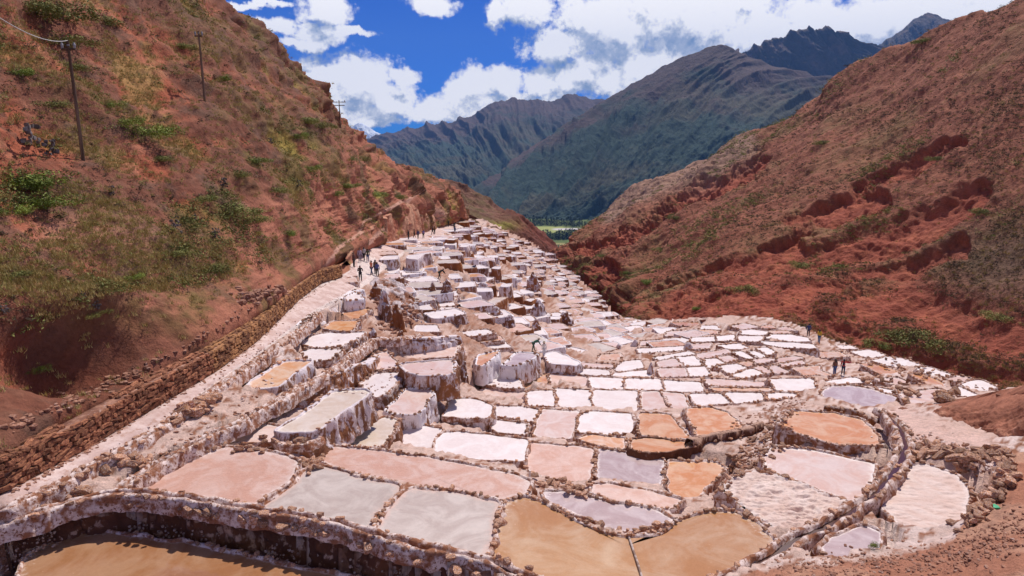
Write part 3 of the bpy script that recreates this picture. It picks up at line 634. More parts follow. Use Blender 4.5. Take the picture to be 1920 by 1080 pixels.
# colour: salt crust, pink earth, bare soil
n1 = fbm(S0, 0.35, 5); n2 = fbm(S0, 2.2, 4, 0.6)
colr = np.ones(U.shape + (3,)) * np.array([.56, .39, .33])
colr = mixc(colr, (.67, .53, .49), sstep(n1, -.08, .34)); colr = mixc(colr, (.27, .115, .065), sstep(n2 + 0.4 * n1, .05, .30))
soil = sstep(fbm(S0, .4, 4) * 60 + np.where(inside(UV, np.array([(1330,1100),(1450,1062),(1560,1058),(1690,1040),(1790,1010),(1850,900),(1900,850),(2500,700),(2500,1500),(900,1500),(1100,1130)], float)), 80, -80), -20, 20)
colr = mixc(colr, (.37, .16, .10), soil); colr = mixc(colr, (.46, .25, .17), soil * sstep(n1, 0, .3))
pk = sstep(-seg_dist(UV, [(1690,800),(1760,835),(1830,850)]), -60, -20); colr = mixc(colr, (.62, .42, .36), pk)
jung = sstep(-seg_dist(UV, [(690,560),(760,620),(900,560),(1000,520),(1100,580)]), -160, -60)
colr = mixc(colr, (.34, .17, .11), jung * sstep(n1, -.25, .1) * .8)
lft = inside(UV, np.array(PATH_L + [(868,300),(-420,300)], float)); colr = np.where(lft[..., None], np.array([.36, .15, .09]) * (1 + .25 * n2[..., None]), colr)
colr = np.where(inp[..., None], np.array([.66, .54, .50]) * (1 + .06 * n2[..., None]), colr)
lf2 = inside(UV, np.array([(-430,1040),(-60,1000),(0,985),(80,958),(150,940),(300,935),(460,960),(620,990),(780,1035),(1010,1130),(1010,1500),(-430,1500)], float))
colr = np.where(lf2[..., None], np.array([.22, .10, .065]) + np.clip(sstep(n2, .1, .3), 0, 1)[..., None] * np.array([.30, .27, .27]), colr)
S1[..., 2] += soil * (fbm(S0, 3.0, 4) * 0.10)
me = mesh_np('salt_field_ground', S1.reshape(-1, 3), grid_faces(*U.shape)[:, ::-1], M['salt_ground'], colr)
# keep only what lies in front of the gorge edge
edge = np.array([(-420,1400),(-420,1000),(0,800),(300,660),(500,520),(640,455),(740,415),(820,400),(870,392),(930,420),(1000,455),(1060,500),(1110,540),(1160,590),(1200,603),(1300,594),(1400,590),(1450,594),(1500,608),(1560,634),(1700,680),(1780,698),(1880,722),(1960,720),(2420,690),(2420,1400)], float)
fq = grid_faces(*U.shape); keep = inside(UV, edge).ravel()[fq].all(1); bpy.data.meshes.remove(me)
fq = fq[keep][:, ::-1]; used, inv = np.unique(fq, return_inverse=True)
me = mesh_np('salt_field_ground', S1.reshape(-1, 3)[used], inv.reshape(fq.shape), M['salt_ground'], colr.reshape(-1, 3)[used])
obj('ground', me, None, 'structure'); TERR.append((S1.reshape(-1, 3)[used], inv.reshape(fq.shape)))
# skirt of the field down into the gorge (the far edge bank)
ed = [(870,393),(930,421),(1000,456),(1060,501),(1110,541),(1160,591),(1200,604),(1300,595),(1400,591),(1450,595),(1500,609),(1560,635),(1700,681),(1780,699),(1880,723),(1960,721),(2420,691)]
ep = np.array(ed, float); tt = np.linspace(0, len(ep) - 1, 220); eu = np.interp(tt, range(len(ep)), ep[:, 0]); ev = np.interp(tt, range(len(ep)), ep[:, 1])
top = unp(eu, ev + 3, gD(eu, ev + 3)); rows_ = []
for k in range(8):
    q = top.copy(); q[:, 2] -= 0.2 + k * 3.0; q[:, 1] += k * 1.6; q[:, 0] += k * 0.8; rows_.append(q)
rows_ = np.stack(rows_); nn = fbm(rows_, .3, 4); rows_[1:, :, 1] += nn[1:] * 1.5
obj('gorge_bank', mesh_np('gorge_bank', rows_.reshape(-1, 3), grid_faces(8, 220), M['hill'], np.ones((8, 220, 3)) * np.array([.28, .12, .08])), None, 'structure')

# ------------------------------------------------------------------ small terraces of the far spur
samp = S0[::1, ::2].reshape(-1, 3); suv = UV[::1, ::2].reshape(-1, 2)
from mathutils.kdtree import KDTree
kd = KDTree(len(samp))
for i, q in enumerate(samp): kd.insert((q[0], q[1], 0), i)
kd.balance()
zone = np.array([(700,490),(740,462),(845,432),(870,408),(935,428),(1000,462),(1055,505),(1105,548),(1150,592),(1200,606),(1320,597),(1300,640),(1230,665),(1100,665),(1000,655),(950,655),(890,640),(830,632),(790,640),(765,600),(760,560),(690,525)], float)
# bigger cells nearer, smaller rows far
cells = []
ang = math.radians(24); ca, sa = math.cos(ang), math.sin(ang)
for gx in np.arange(-60, 140, 1.0):
    pass
def zplan(x, y):
    co, idx, d = kd.find((x, y, 0)); return samp[idx][2], suv[idx], d
cw, ch = 4.3, 3.6
rr = random.Random(5)
for j in range(-40, 60):
    shift = rr.uniform(0, cw)
    for i in range(-40, 60):
        a = i * cw + shift; b = j * ch
        x = a * ca - b * sa; y = 45 + a * sa + b * ca
        if y < 52 or y > 215: continue
        wx = 2.2 * float(vnoise(np.array([x * .06, y * .06, 1.]))); wy = 2.2 * float(vnoise(np.array([x * .06, y * .06, 7.])))
        x += wx; y += wy
        z, uv, d = zplan(x, y)
        if d > 2.5: continue
        if not inside(uv[None], zone)[0]: continue
        clash = False
        for q in ALLP:
            if abs(q[:, 0].mean() - uv[0]) < 90 and inside((uv[None] - q.mean(0)) / 1.2 + q.mean(0), q)[0]: clash = True; break
        if clash: continue
        if rr.random() < 0.06: continue
        s1 = rr.uniform(.46, .58) * cw; s2 = rr.uniform(.42, .54) * ch; th = ang + rr.uniform(-.3, .3)
        cs = []
        for sx_, sy_ in ((-1, -1), (1, -1), (1.0, 1), (-1, 1)):
            px_, py_ = sx_ * s1 * rr.uniform(.75, 1.02), sy_ * s2 * rr.uniform(.75, 1.02)
            cs.append((x + px_ * math.cos(th) - py_ * math.sin(th), y + px_ * math.sin(th) + py_ * math.cos(th)))
        zs = [zplan(*c)[0] for c in cs]
        cells.append((x, y, z + rr.uniform(-.2, .3 + .4 * (uv[0] < 930)), min(max(z - min(zs) + .9, 1.0), 2.8), np.array(cs), uv))
cells.sort(key=lambda c: c[1])
print('auto cells', len(cells), 'traced', nP)
ZN = [(lambda u, v: u < 860 and v < 505, 'below the upper path'), (lambda u, v: u < 960 and v < 560, 'on the middle of the spur'),
      (lambda u, v: v < 560, 'on the outer edge of the spur'), (lambda u, v: u < 1100, 'at the foot of the spur'), (lambda u, v: True, 'in the hollow beyond the spur')]
NMAX = 296 - nP; rest = []
deco = []
for k, c_ in enumerate(cells):
    colr_ = rr.choice('wwwwppaaoyqg'); wm = rr.choice(['wall', 'wall', 'wall_white', 'wall_white', 'wall_brown'])
    zn = [t for f, t in ZN if f(c_[5][0], c_[5][1])][0]; deco.append([colr_, wm, zn, ''])
tally = {}
for k in sorted(range(min(NMAX, len(cells))), key=lambda k: cells[k][5][0]):
    d = deco[k]; n_ = tally.get(tuple(d[:3]), 0); tally[tuple(d[:3])] = n_ + 1; d[3] = ORD[min(n_, len(ORD) - 1)]
for k, (x, y, z, wh, cs, uv) in enumerate(cells):
    cw_ = cs * 0.94 + cs.mean(0) * 0.06
    colr_, wm, zn, od = deco[k]
    if k < NMAX:
        wn = {'wall': 'streaked', 'wall_white': 'white', 'wall_brown': 'brown'}[wm]
        add_pond(cw_, z, wh, y, colr_, '%s small %s terrace pond with %s wall %s' % (od, PCN[colr_], wn, zn), 500 + k, wm, group='small terrace ponds of the spur', stones=y < 80 and k % 3 == 0, dens=.5)
    else: rest.append((cw_, z, wh, y, colr_, wm, k))
if rest:
    byw = {}
    for (c_, z, wh, y, cl, wm, k) in rest:
        P2, N, rw, hh, V, Fq = pond_geo(c_, z, wh, max(y, 150), 500 + k); e = byw.setdefault(wm, [[], [], 0])
        e[0].append(V); e[1].append(Fq + e[2]); e[2] += len(V)
        sm = np.c_[P2, np.full(len(P2), z)]; e2 = byw.setdefault('S' + cl, [[], [], 0]); n = len(P2); c0 = np.append(P2.mean(0), z)
        e2[0].append(np.vstack([sm, [c0]])); i0 = np.arange(n); e2[1].append(np.stack([i0, np.roll(i0, -1), np.full(n, n)], -1) + e2[2]); e2[2] += n + 1
    vs_, fs_, mats, mi, off = [], [], [], [], 0
    for kk, (a_, b_, _) in byw.items():
        Vc = np.concatenate(a_); Fc = np.concatenate(b_); mats.append(PM[kk[1]] if kk[0] == 'S' else M[kk])
        fs_ += [tuple(int(q) + off for q in f) for f in Fc]; mi += [len(mats) - 1] * len(Fc); vs_.append(Vc); off += len(Vc)
    me = bpy.data.meshes.new('far_terraces'); me.from_pydata(np.concatenate(vs_).tolist(), [], fs_)
    for m_ in mats: me.materials.append(m_)
    me.polygons.foreach_set('material_index', mi); me.update()
    obj('far_terrace_ponds', me, None, 'stuff', 'mass of tiny pale terrace ponds at the far end of the spur', 'terrace ponds')

# ------------------------------------------------------------------ ribbons: path and channels
def line_px(pts, n, zoff=0.0, zs=None):
    p = np.array(pts, float); t = np.linspace(0, len(p) - 1, n); u = np.interp(t, range(len(p)), p[:, 0]); v = np.interp(t, range(len(p)), p[:, 1])
    if zs is not None:
        z = np.interp(t, range(len(p)), zs); q = unp(u, v, z / tray(v))
    else: q = unp(u, v, gD(u, v))
    for _ in range(3): q[1:-1] = (q[:-2] + 2 * q[1:-1] + q[2:]) / 4
    q[:, 2] += zoff; return q
L = line_px(PATH_L, 400); R_ = line_px(PATH_R, 400)
rows_ = []
for k in range(7):
    t = k / 6; q = L * (1 - t) + R_ * t; q[:, 2] += 0.10 + 0.05 * fbm(q, .8, 4); 
    if k in (0, 6): q[:, 2] -= 0.35
    rows_.append(q)
rows_ = np.stack(rows_, 1); pm_ = mesh_np('path', rows_.reshape(-1, 3), grid_faces(400, 7), M['path']); obj('path', pm_, None, 'structure'); TERR.append((rows_.reshape(-1, 3), grid_faces(400, 7)))
def channel(pts, n, width, lip, label, zs=None, lift=0.12, seed=1):
    q = line_px(pts, n, lift, zs); d = np.gradient(q[:, :2], axis=0); nn = np.stack([-d[:, 1], d[:, 0]], 1); nn /= np.linalg.norm(nn, axis=1, keepdims=True) + 1e-9
    prof = [(-(width / 2 + lip * 1.5), -.55), (-(width / 2 + lip * 1.2), -.15), (-(width / 2 + lip), .02), (-(width / 2 + lip * .5), .10), (-width / 2, .03), (-width / 2 * .9, -.18), (width / 2 * .9, -.18), (width / 2, .03),
            (width / 2 + lip * .5, .10), (width / 2 + lip, .02), (width / 2 + lip * 1.2, -.15), (width / 2 + lip * 1.5, -.55)]
    R = np.stack([np.c_[q[:, :2] + nn * o * (1 + .25 * vnoise(q * 1.1 + seed))[:, None], q[:, 2] + h] for o, h in prof], 1)
    R[:, :, 2] += 0.10 * fbm(R, 2.2, 4, .6); R[:, :, :2] += (0.17 * fbm(R + 5, 1.7, 4, .6))[..., None] * nn[:, None, :]
    o = thing('brine_channel', label, 'channel', R[0, 5].tolist(), 'narrow brine channels'); org = R[0, 5]
    obj('channel_bank', mesh_np('bank', R.reshape(-1, 3) - org, grid_faces(n, 12), M['rim']), o)
    W = np.stack([np.c_[q[:, :2] + nn * s * width * .5, q[:, 2] - .10] for s in (-.98, .98)], 1)
    obj('channel_water', mesh_np('water', W.reshape(-1, 3) - org, grid_faces(n, 2), M['chan_water']), o)
    rs = random.Random(seed); m = 0
    st = []
    acc = 0
    for i in range(1, n):
        acc += np.linalg.norm(q[i] - q[i - 1])
        if acc > 0.32:
            acc = 0
            for s in (-1, 1):
                if rs.random() < .4:
                    p = q[i, :2] + nn[i] * s * (width / 2 + lip * rs.uniform(.5, 1.2)); r = rs.uniform(.12, .26)
                    if free(p[0], p[1], r * .4): STN.append((p[0], p[1], q[i, 2], r * .4)); st.append((p[0], p[1], q[i, 2] + .06, r))
    for p in st:
        if p[1] < 32:
            s_ = obj('stone', STONES[rs.randrange(6)][0], o); s_.location = Vector(p[:3]) - Vector(org.tolist()); s_.scale = (p[3] * 1.3,) * 3; s_.rotation_euler = (rs.uniform(-.3, .3), 0, rs.uniform(0, 6))
    far = np.array([p for p in st if p[1] >= 32])
    if len(far): obj('stones', batch('small_stones', STONES[0][1], STONES[0][2], far[:, :3] - org, RS.uniform(0, 6, len(far)), far[:, 3] * 1.2, M['stone']), o, 'stuff')
channel([(1648,772),(1672,788),(1690,812),(1697,840),(1690,868),(1668,900),(1635,935),(1600,960),(1560,985),(1500,1012),(1450,1045),(1400,1075),(1330,1110)], 160, .24, .2, 'dark brine channel curving down between the round crusted pond and wrinkled pond', zs=[-14.2,-13.9,-13.7,-13.4,-13.2,-13.0,-13.0,-13.0,-13.0,-13.1,-13.2,-13.2,-13.2], lift=.15, seed=2)
channel([(600,588),(560,625),(500,668),(440,708),(400,738),(360,765),(330,788),(290,815),(240,845),(190,868),(130,905),(70,935),(0,962),(-120,1010)], 240, .16, .17, 'long dark brine channel running along the right side of the pale path', lift=.1, seed=3)
channel([(790,600+30),(745,637),(700,640),(668,662),(635,690),(600,710),(560,733),(520,757),(480,778),(450,795),(400,818),(350,845),(300,872),(255,900),(225,925)], 240, .16, .18, 'brine channel running on top of the tall streaked wall down to the front', zs=[-15.6,-15,-14.6,-14.2,-13.8,-13.4,-13.1,-12.9,-12.8,-12.7,-12.7,-12.7,-12.8,-12.8,-12.8], lift=.1, seed=4)
channel([(-120,1030),(0,988),(60,970),(130,948),(200,932),(250,928),(340,938),(420,950),(480,962),(560,972),(640,988),(700,1007),(780,1028),(850,1043),(930,1062),(1010,1095)], 260, .16, .18, 'front brine channel on the crest of the dark foreground wall', zs=[-12.6]*16, lift=.1, seed=6)
if 0: channel([(1330,838),(1380,805),(1420,775),(1450,762),(1480,750),(1505,742),(1530,744)], 80, .3, .3, 'small brine channel bending around the left end of the glossy orange pond', lift=.35, seed=7)

# ------------------------------------------------------------------ standing walls of earth
def wall(name, label, cat, toppts, botv, mat, zs=None, zlift=0.1, thick=0.7, bulge=0.22, n=200, k=14, batter=0.25, group=None):
    p = np.array(toppts, float); t = np.linspace(0, len(p) - 1, n); u = np.interp(t, range(len(p)), p[:, 0]); v = np.interp(t, range(len(p)), p[:, 1]); vb = np.interp(t, range(len(p)), botv)
    if zs is not None: D = np.interp(t, range(len(p)), zs) / tray(v)
    else: D = gD(u, v)
    T = unp(u, v, D); B = T.copy(); B[:, 2] = tray(vb) * D
    for A_ in (T, B):
        for _ in range(2): A_[1:-1] = (A_[:-2] + 2 * A_[1:-1] + A_[2:]) / 4
    d = np.gradient(T[:, :2], axis=0); nn = np.stack([d[:, 1], -d[:, 0]], 1); nn /= np.linalg.norm(nn, axis=1, keepdims=True) + 1e-9
    vw = -T[:, :2]; s = np.sign((nn * vw).sum(1).mean()); nn = nn * (s if s else 1)
    rows_ = []
    for kk, off in enumerate(np.linspace(thick, 0, 4)): 
        q = T.copy(); q[:, :2] -= nn * off; q[:, 2] += zlift - (0.5 if kk == 0 else 0); rows_.append(q)
    for i in range(1, k + 1):
        f = i / k; q = T * (1 - f) + B * f; q[:, 2] -= 0.6 * (f > .99); q[:, :2] += nn * batter * f; rows_.append(q)
    R = np.stack(rows_); Q = R.copy(); Q[..., 2] *= .6
    a = fbm(Q, 1.1, 5, .62); b_ = fbm(R, 4.0, 3, .6)
    am = np.zeros(len(R)); am[2:] = .1; am[4:] = bulge
    R[..., :2] += nn[None] * (am[:, None] * (1.6 * a + .4 * b_))[..., None]; R[1:5, :, 2] += (.08 * a + .05 * b_)[1:5]
    org = R[3, 0].copy(); o = obj(name, mesh_np(name, R.reshape(-1, 3) - org, grid_faces(*R.shape[:2]) if s > 0 else grid_faces(*R.shape[:2])[:, ::-1], mat), None, None, label, cat, group); o.location = org.tolist()
    return o, T, B, nn
def crest_stones(root, T, nn, smin, smax, prob, seed, side=0.0, every=.3, set_=None, spread=.35, zoff=.08):
    rs = random.Random(seed); acc = 0; set_ = set_ or STONES; far = []; org = Vector(root.location)
    for i in range(1, len(T)):
        acc += np.linalg.norm(T[i] - T[i - 1])
        while acc > every:
            acc -= every
            if rs.random() > prob: continue
            r = rs.uniform(smin, smax); q = T[i, :2] + nn[i] * (side + rs.uniform(-spread, spread)); z = T[i, 2] + zoff + r * .2
            if not free(q[0], q[1], r * .42): continue
            STN.append((q[0], q[1], z, r * .42))
            if T[i, 1] < 36:
                s_ = obj('stone', set_[rs.randrange(len(set_))][0], root); s_.location = Vector((q[0], q[1], z)) - org; s_.scale = (r * 1.2, r * 1.1, r); s_.rotation_euler = (rs.uniform(-.4, .4), rs.uniform(-.4, .4), rs.uniform(0, 6))
            else: far.append((q[0], q[1], z, r))
    if far:
        far = np.array(far); obj('stones', batch('small_stones', set_[1][1], set_[1][2], far[:, :3] - np.array(org), RS.uniform(0, 6, len(far)), far[:, 3] * 1.15, set_[1][0].materials[0]), root, 'stuff')
# dark foreground wall above the big tan pond
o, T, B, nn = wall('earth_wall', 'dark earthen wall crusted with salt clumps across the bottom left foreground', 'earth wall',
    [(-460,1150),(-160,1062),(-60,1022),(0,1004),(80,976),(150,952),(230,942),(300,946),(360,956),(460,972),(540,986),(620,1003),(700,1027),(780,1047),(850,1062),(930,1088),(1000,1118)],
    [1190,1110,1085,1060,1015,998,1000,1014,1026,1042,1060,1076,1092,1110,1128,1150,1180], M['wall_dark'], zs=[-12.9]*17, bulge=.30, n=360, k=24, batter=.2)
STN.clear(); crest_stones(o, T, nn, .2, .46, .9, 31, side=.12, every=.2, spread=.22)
# salt lumps low on that wall
rs = random.Random(9); lumps = []
for i in range(60, len(T) - 30):
    for _ in range(9):
        f = rs.uniform(.35, .95)
        if rs.random() < .5 * (.1 + f * .9) * (vnoise(np.array([i * .11, 0.5, 2.])) > -.1): q = T[i] * (1 - f) + B[i] * f; q[:2] += nn[i] * (.5 * f + rs.uniform(.0, .22)); lumps.append((q[0], q[1], q[2], rs.uniform(.02, .085)))
lumps = np.array(lumps); M['lump'] = noise_mat('grey_salt_lump', (.16, .08, .055), (.42, .31, .27), 6, .9)
obj('salt_lumps', batch('salt_lumps', STONES[2][1], STONES[2][2], lumps[:, :3] - np.array(o.location), RS.uniform(0, 6, len(lumps)), lumps[:, 3] * 1.4, M['lump']), o, 'stuff')
# tall streaked walls left of centre
o, T, B, nn = wall('earth_wall', 'tall lilac and brown streaked wall under the lower channel, above the cream pond', 'earth wall',
    [(715,668),(690,684),(660,690),(640,700),(600,718),(560,740),(520,765),(490,784)], [745,736,734,736,754,779,803,812], M['wall'], zs=[-15,-14.6,-14.2,-13.9,-13.6,-13.3,-13.1,-13.3], k=16, n=180)
crest_stones(o, T, nn, .12, .28, .8, 32, every=.25)
o, T, B, nn = wall('earth_wall', 'white salt bank below the pale path with the two small orange ponds at its foot', 'earth wall',
    [(556,612),(575,598),(600,586),(640,560),(665,547),(684,545)], [648,632,616,596,580,575], M['wall_white'], zs=[-13.1,-13.2,-13.4,-13.7,-13.9,-14.0], k=14, n=200, batter=.5)
crest_stones(o, T, nn, .12, .26, .6, 33, every=.3)
o, T, B, nn = wall('earth_wall', 'long curved lilac wall above the long pale tapering pond', 'earth wall',
    [(862,632),(820,636),(780,637),(740,638),(705,636),(690,640),(672,655),(655,675),(650,690)], [640,648,655,668,664,664,675,690,702], M['wall'], zs=[-15.8,-15.5,-15.3,-15.2,-15.0,-14.9,-14.7,-14.5,-14.3], k=12, n=160)
crest_stones(o, T, nn, .14, .3, .7, 34, every=.3)
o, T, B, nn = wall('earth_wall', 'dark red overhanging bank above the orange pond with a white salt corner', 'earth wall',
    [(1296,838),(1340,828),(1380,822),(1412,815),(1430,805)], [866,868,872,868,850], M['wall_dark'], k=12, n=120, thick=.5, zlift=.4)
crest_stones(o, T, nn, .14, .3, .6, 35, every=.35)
o, T, B, nn = wall('earth_wall', 'brown stony wall at the right rear side of the glossy orange pond', 'earth wall',
    [(1545,764),(1580,768),(1620,778),(1645,790)], [776,784,800,818], M['wall_brown'], zs=[-14.6,-14.5,-14.4,-14.3], k=8, n=80, thick=.6)
crest_stones(o, T, nn, .14, .3, .8, 38, every=.22)
# brown ledges between path and front pond
for pts, bv, lab in () and (([(325,792),(355,775),(390,758),(400,750)], [800,800,786,772], 'brown overhanging ledge beside the path channel, upper'), ([(200,895),(225,870),(245,862),(262,868)], [900,898,885,876], 'brown overhanging ledge beside the path channel, lower'),
                     ([(130,945),(150,930),(165,925)], [955,944,936], 'short brown ledge next to the front channel fork')):
    o, T, B, nn = wall('earth_ledge', lab, 'ledge', pts, bv, M['wall_dark'], k=8, n=60, thick=.5, zlift=.35)
    crest_stones(o, T, nn, .15, .35, .6, 40 + pts[0][0], every=.3)
# heap of red stones beside the front ponds, pile at right
def make_bvh():
    bv, bf, off = [], [], 0
    for V_, F_ in TERR:
        V_ = np.asarray(V_).reshape(-1, 3); n = len(V_); bv += V_.tolist()
        if F_ is None: bf.append(list(range(off, off + n)))
        else: bf += (np.asarray(F_) + off).tolist()
        off += n
    return BVHTree.FromPolygons(bv, bf)
BVH = make_bvh()
def hit(u, v):
    d = Vector(unp(u, v, 1.0).tolist()).normalized(); r = BVH.ray_cast(Vector((0, 0, 0)), d, 3000); return r[0], r[1]
def heap(name, label, cat, uvs, n, smin, smax, seed, mat_set=None, zl=.2, z=None):
    rs = random.Random(seed); st = []; u0, v0 = uvs[0]; p0 = unp(u0, v0, float(gD(u0, v0)) if z is None else z / tray(v0)); root = thing(name, label, cat, p0.tolist())
    for i in range(n):
        a = rs.random() * (len(uvs) - 1); k = int(a); f = a - k; u = uvs[k][0] * (1 - f) + uvs[k + 1][0] * f + rs.gauss(0, 9); v = uvs[k][1] * (1 - f) + uvs[k + 1][1] * f + rs.gauss(0, 6)
        hp_, _n = hit(u, v); p = unp(u, v, float(gD(u, v))) if hp_ is None else np.array(hp_); r = rs.uniform(smin, smax)
        s_ = obj('stone', (mat_set or STONES)[rs.randrange(4)][0], root); s_.location = Vector((p - p0).tolist()) + Vector((0, 0, r * .25 + rs.uniform(-.05, .12) * (zl > .1)))
        s_.scale = (r * 1.3, r, r * .9); s_.rotation_euler = (rs.uniform(-.6, .6), rs.uniform(-.6, .6), rs.uniform(0, 6))
heap('stone_heap', 'heap of reddish stones at the corner between the left front ponds', 'stone heap', [(440,835),(500,838),(560,838),(590,842),(590,862),(575,875)], 120, .18, .38, 3, zl=.08)
heap('stone_heap', 'pile of broken earth lumps on the bare bank at far right', 'stone heap', [(1800,880),(1835,850),(1880,860),(1890,895),(1870,930),(1840,960),(1800,1000)], 190, .14, .40, 4, zl=.12)
heap('stone_heap', 'stones and weathered planks around the foot of the slim white post', 'stone heap', [(1000,905),(1020,912),(1045,910),(1070,922),(1090,925)], 40, .15, .35, 5)
heap('stone_heap', 'loose stones strewn on the stony path above the orange pond', 'stone heap', [(1345,925),(1370,880),(1400,850),(1430,810),(1455,785)], 70, .14, .3, 6, zl=.12)
heap('stone_heap', 'loose stones lining the right side of the stony path', 'stone heap', [(1385,900),(1410,870),(1440,845),(1455,825),(1462,790)], 70, .14, .3, 7, zl=.12)
heap('stone_heap', 'row of rough rocks below the fenced strip at far right field', 'stone heap', [(1625,712),(1650,718),(1690,730),(1720,735)], 34, .25, .5, 8, zl=.2)
heap('stone_heap', 'row of rough rocks between the orange strips and the right edge ponds', 'stone heap', [(1622,674),(1660,688),(1700,694),(1735,702),(1760,708)], 44, .22, .42, 9, zl=.2)
heap('stone_heap', 'few big boulders at the lower end of the right edge strip', 'stone heap', [(1765,735),(1775,745),(1800,728)], 5, .6, 1.1, 10, zl=.2)

# ------------------------------------------------------------------ dry stone wall beside the path
base = line_px(PATH_L[:9] + [(640,520)], 700, 0.05)
topv = np.interp(np.linspace(0, 9, 700), range(10), [1045, 948, 855, 775, 705, 645, 600, 524, 502, 490])
D_ = base[:, 1]; Htop = np.array([tray(v) * d for v, d in zip(topv, D_)]); H = np.clip((Htop - base[:, 2]) * .74, .6, 2.2)
for _ in range(20): H[1:-1] = (H[:-2] + H[2:]) / 2
dirv = np.gradient(base[:, :2], axis=0); dirv /= np.linalg.norm(dirv, axis=1, keepdims=True); nrm = np.stack([dirv[:, 1], -dirv[:, 0]], 1)   # to the path side
if (nrm * (-base[:, :2])).sum() < 0: nrm = -nrm
wroot = thing('dry_stone_wall', 'long ochre dry stone wall between the red hillside and the pale path', 'stone wall', base[0].tolist()); worg = base[0].copy()
rows_ = []
for h, o_ in ((-.3, 0.02), (.0, 0), (.35, -.03), (.7, -.06), (1.0, -.09)):
    q = base.copy(); q[:, 2] += H * h - (0 if h < 1 else .06); q[:, :2] += nrm * o_; rows_.append(q)
for o_ in (-.6, -.9):
    q = base.copy(); q[:, 2] += H - (.06 if o_ > -.7 else 1.0); q[:, :2] += nrm * o_; rows_.append(q)
core = np.stack(rows_); obj('earth_core', mesh_np('core', core.reshape(-1, 3) - worg, grid_faces(7, 700), M['rock']), wroot)
cum = np.r_[0, np.cumsum(np.linalg.norm(np.diff(base, axis=0), axis=1))]; rs = random.Random(77); wst = []
h = 0.0; ci = 0
while h < 2.6:
    ch_ = rs.uniform(.12, .27); s = rs.uniform(0, .3)
    while s < cum[-1]:
        ln = rs.choice((.18, .25, .35, .5, .62)) * rs.uniform(.8, 1.2); i = min(699, int(np.searchsorted(cum, s + ln / 2)))
        if h + ch_ * .6 < H[i] + .08:
            hj = rs.uniform(-.045, .045); top = h + ch_ > H[i] - .05
            p = base[i].copy(); p[2] += h + ch_ / 2 + hj; p[:2] += nrm[i] * (.02 - .09 * h / max(H[i], .5) + rs.uniform(-.03, .05))
            wst.append((p[0], p[1], p[2], ln, ch_, math.atan2(dirv[i, 1], dirv[i, 0]), top))
            if top:
                for kk in range(2):
                    wst.append((p[0] - nrm[i, 0] * (.28 + .3 * kk), p[1] - nrm[i, 1] * (.28 + .3 * kk), base[i, 2] + H[i] - .02, ln * rs.uniform(.8, 1.1), ch_ * 1.1, math.atan2(dirv[i, 1], dirv[i, 0]) + rs.uniform(-.5, .5), True))
        s += ln * .93
    h += ch_ * .92; ci += 1
def onscr(p): q = toPx(np.array(p[:3])); return p[1] > 6 and q[0] > -20
wst = [p for p in wst if onscr(p)]; wst.sort(key=lambda p: p[1])
for p in wst[:298]:
    s_ = obj('stone', WSTONES[rs.randrange(4)][0], wroot); s_.location = Vector(p[:3]) - Vector(worg.tolist()); s_.scale = (p[3] * .86, .33, p[4] * 1.55); s_.rotation_euler = (rs.uniform(-.15, .15), rs.uniform(-.22, .22), p[5] + rs.uniform(-.15, .15))
f_ = wst[298:]
for kk in range(4):
    g_ = f_[kk::4]; lo = np.array([p[:3] for p in g_]) - worg
    tv, tf = WSTONES[kk][1], WSTONES[kk][2]
    if kk == 0: allV, allF, off = [], [], 0
    me_ = batch('x', tv, tf, lo, np.array([p[5] for p in g_]), np.array([(p[3] * .86, .33, p[4] * 1.55) for p in g_]), None)
    vv = np.zeros(len(me_.vertices) * 3, np.float32); me_.vertices.foreach_get('co', vv); allV.append(vv.reshape(-1, 3)); ff = (tf[None] + (np.arange(len(g_)) * len(tv))[:, None, None]).reshape(-1, 4) + off; allF.append(ff); off += len(vv) // 3; bpy.data.meshes.remove(me_)
M['stone_wall_far'] = noise_mat('ochre_wall_stones', (0.15, 0.06, 0.03), (0.40, 0.19, 0.08), 1.6, 0.9, (0.10, 0.045, 0.03), 0.8, 0.02)
obj('stones', mesh_np('wall_stones', np.concatenate(allV), np.concatenate(allF), M['stone_wall_far'], smooth=False), wroot, 'stuff')

heap('rock_outcrop', 'dark brown blocks jutting from the bank beside the path channel, upper', 'rocks', [(330,792),(350,780),(375,770),(395,755)], 26, .35, .8, 51, zl=.15)
heap('rock_outcrop', 'dark brown blocks on the bank beside the path channel, lower', 'rocks', [(200,890),(225,870),(250,862),(262,868)], 20, .25, .55, 52, zl=.12)
heap('rock_outcrop', 'brown blocks by the fork of the front channel', 'rocks', [(130,940),(150,930),(170,925)], 14, .2, .5, 53, zl=.1)

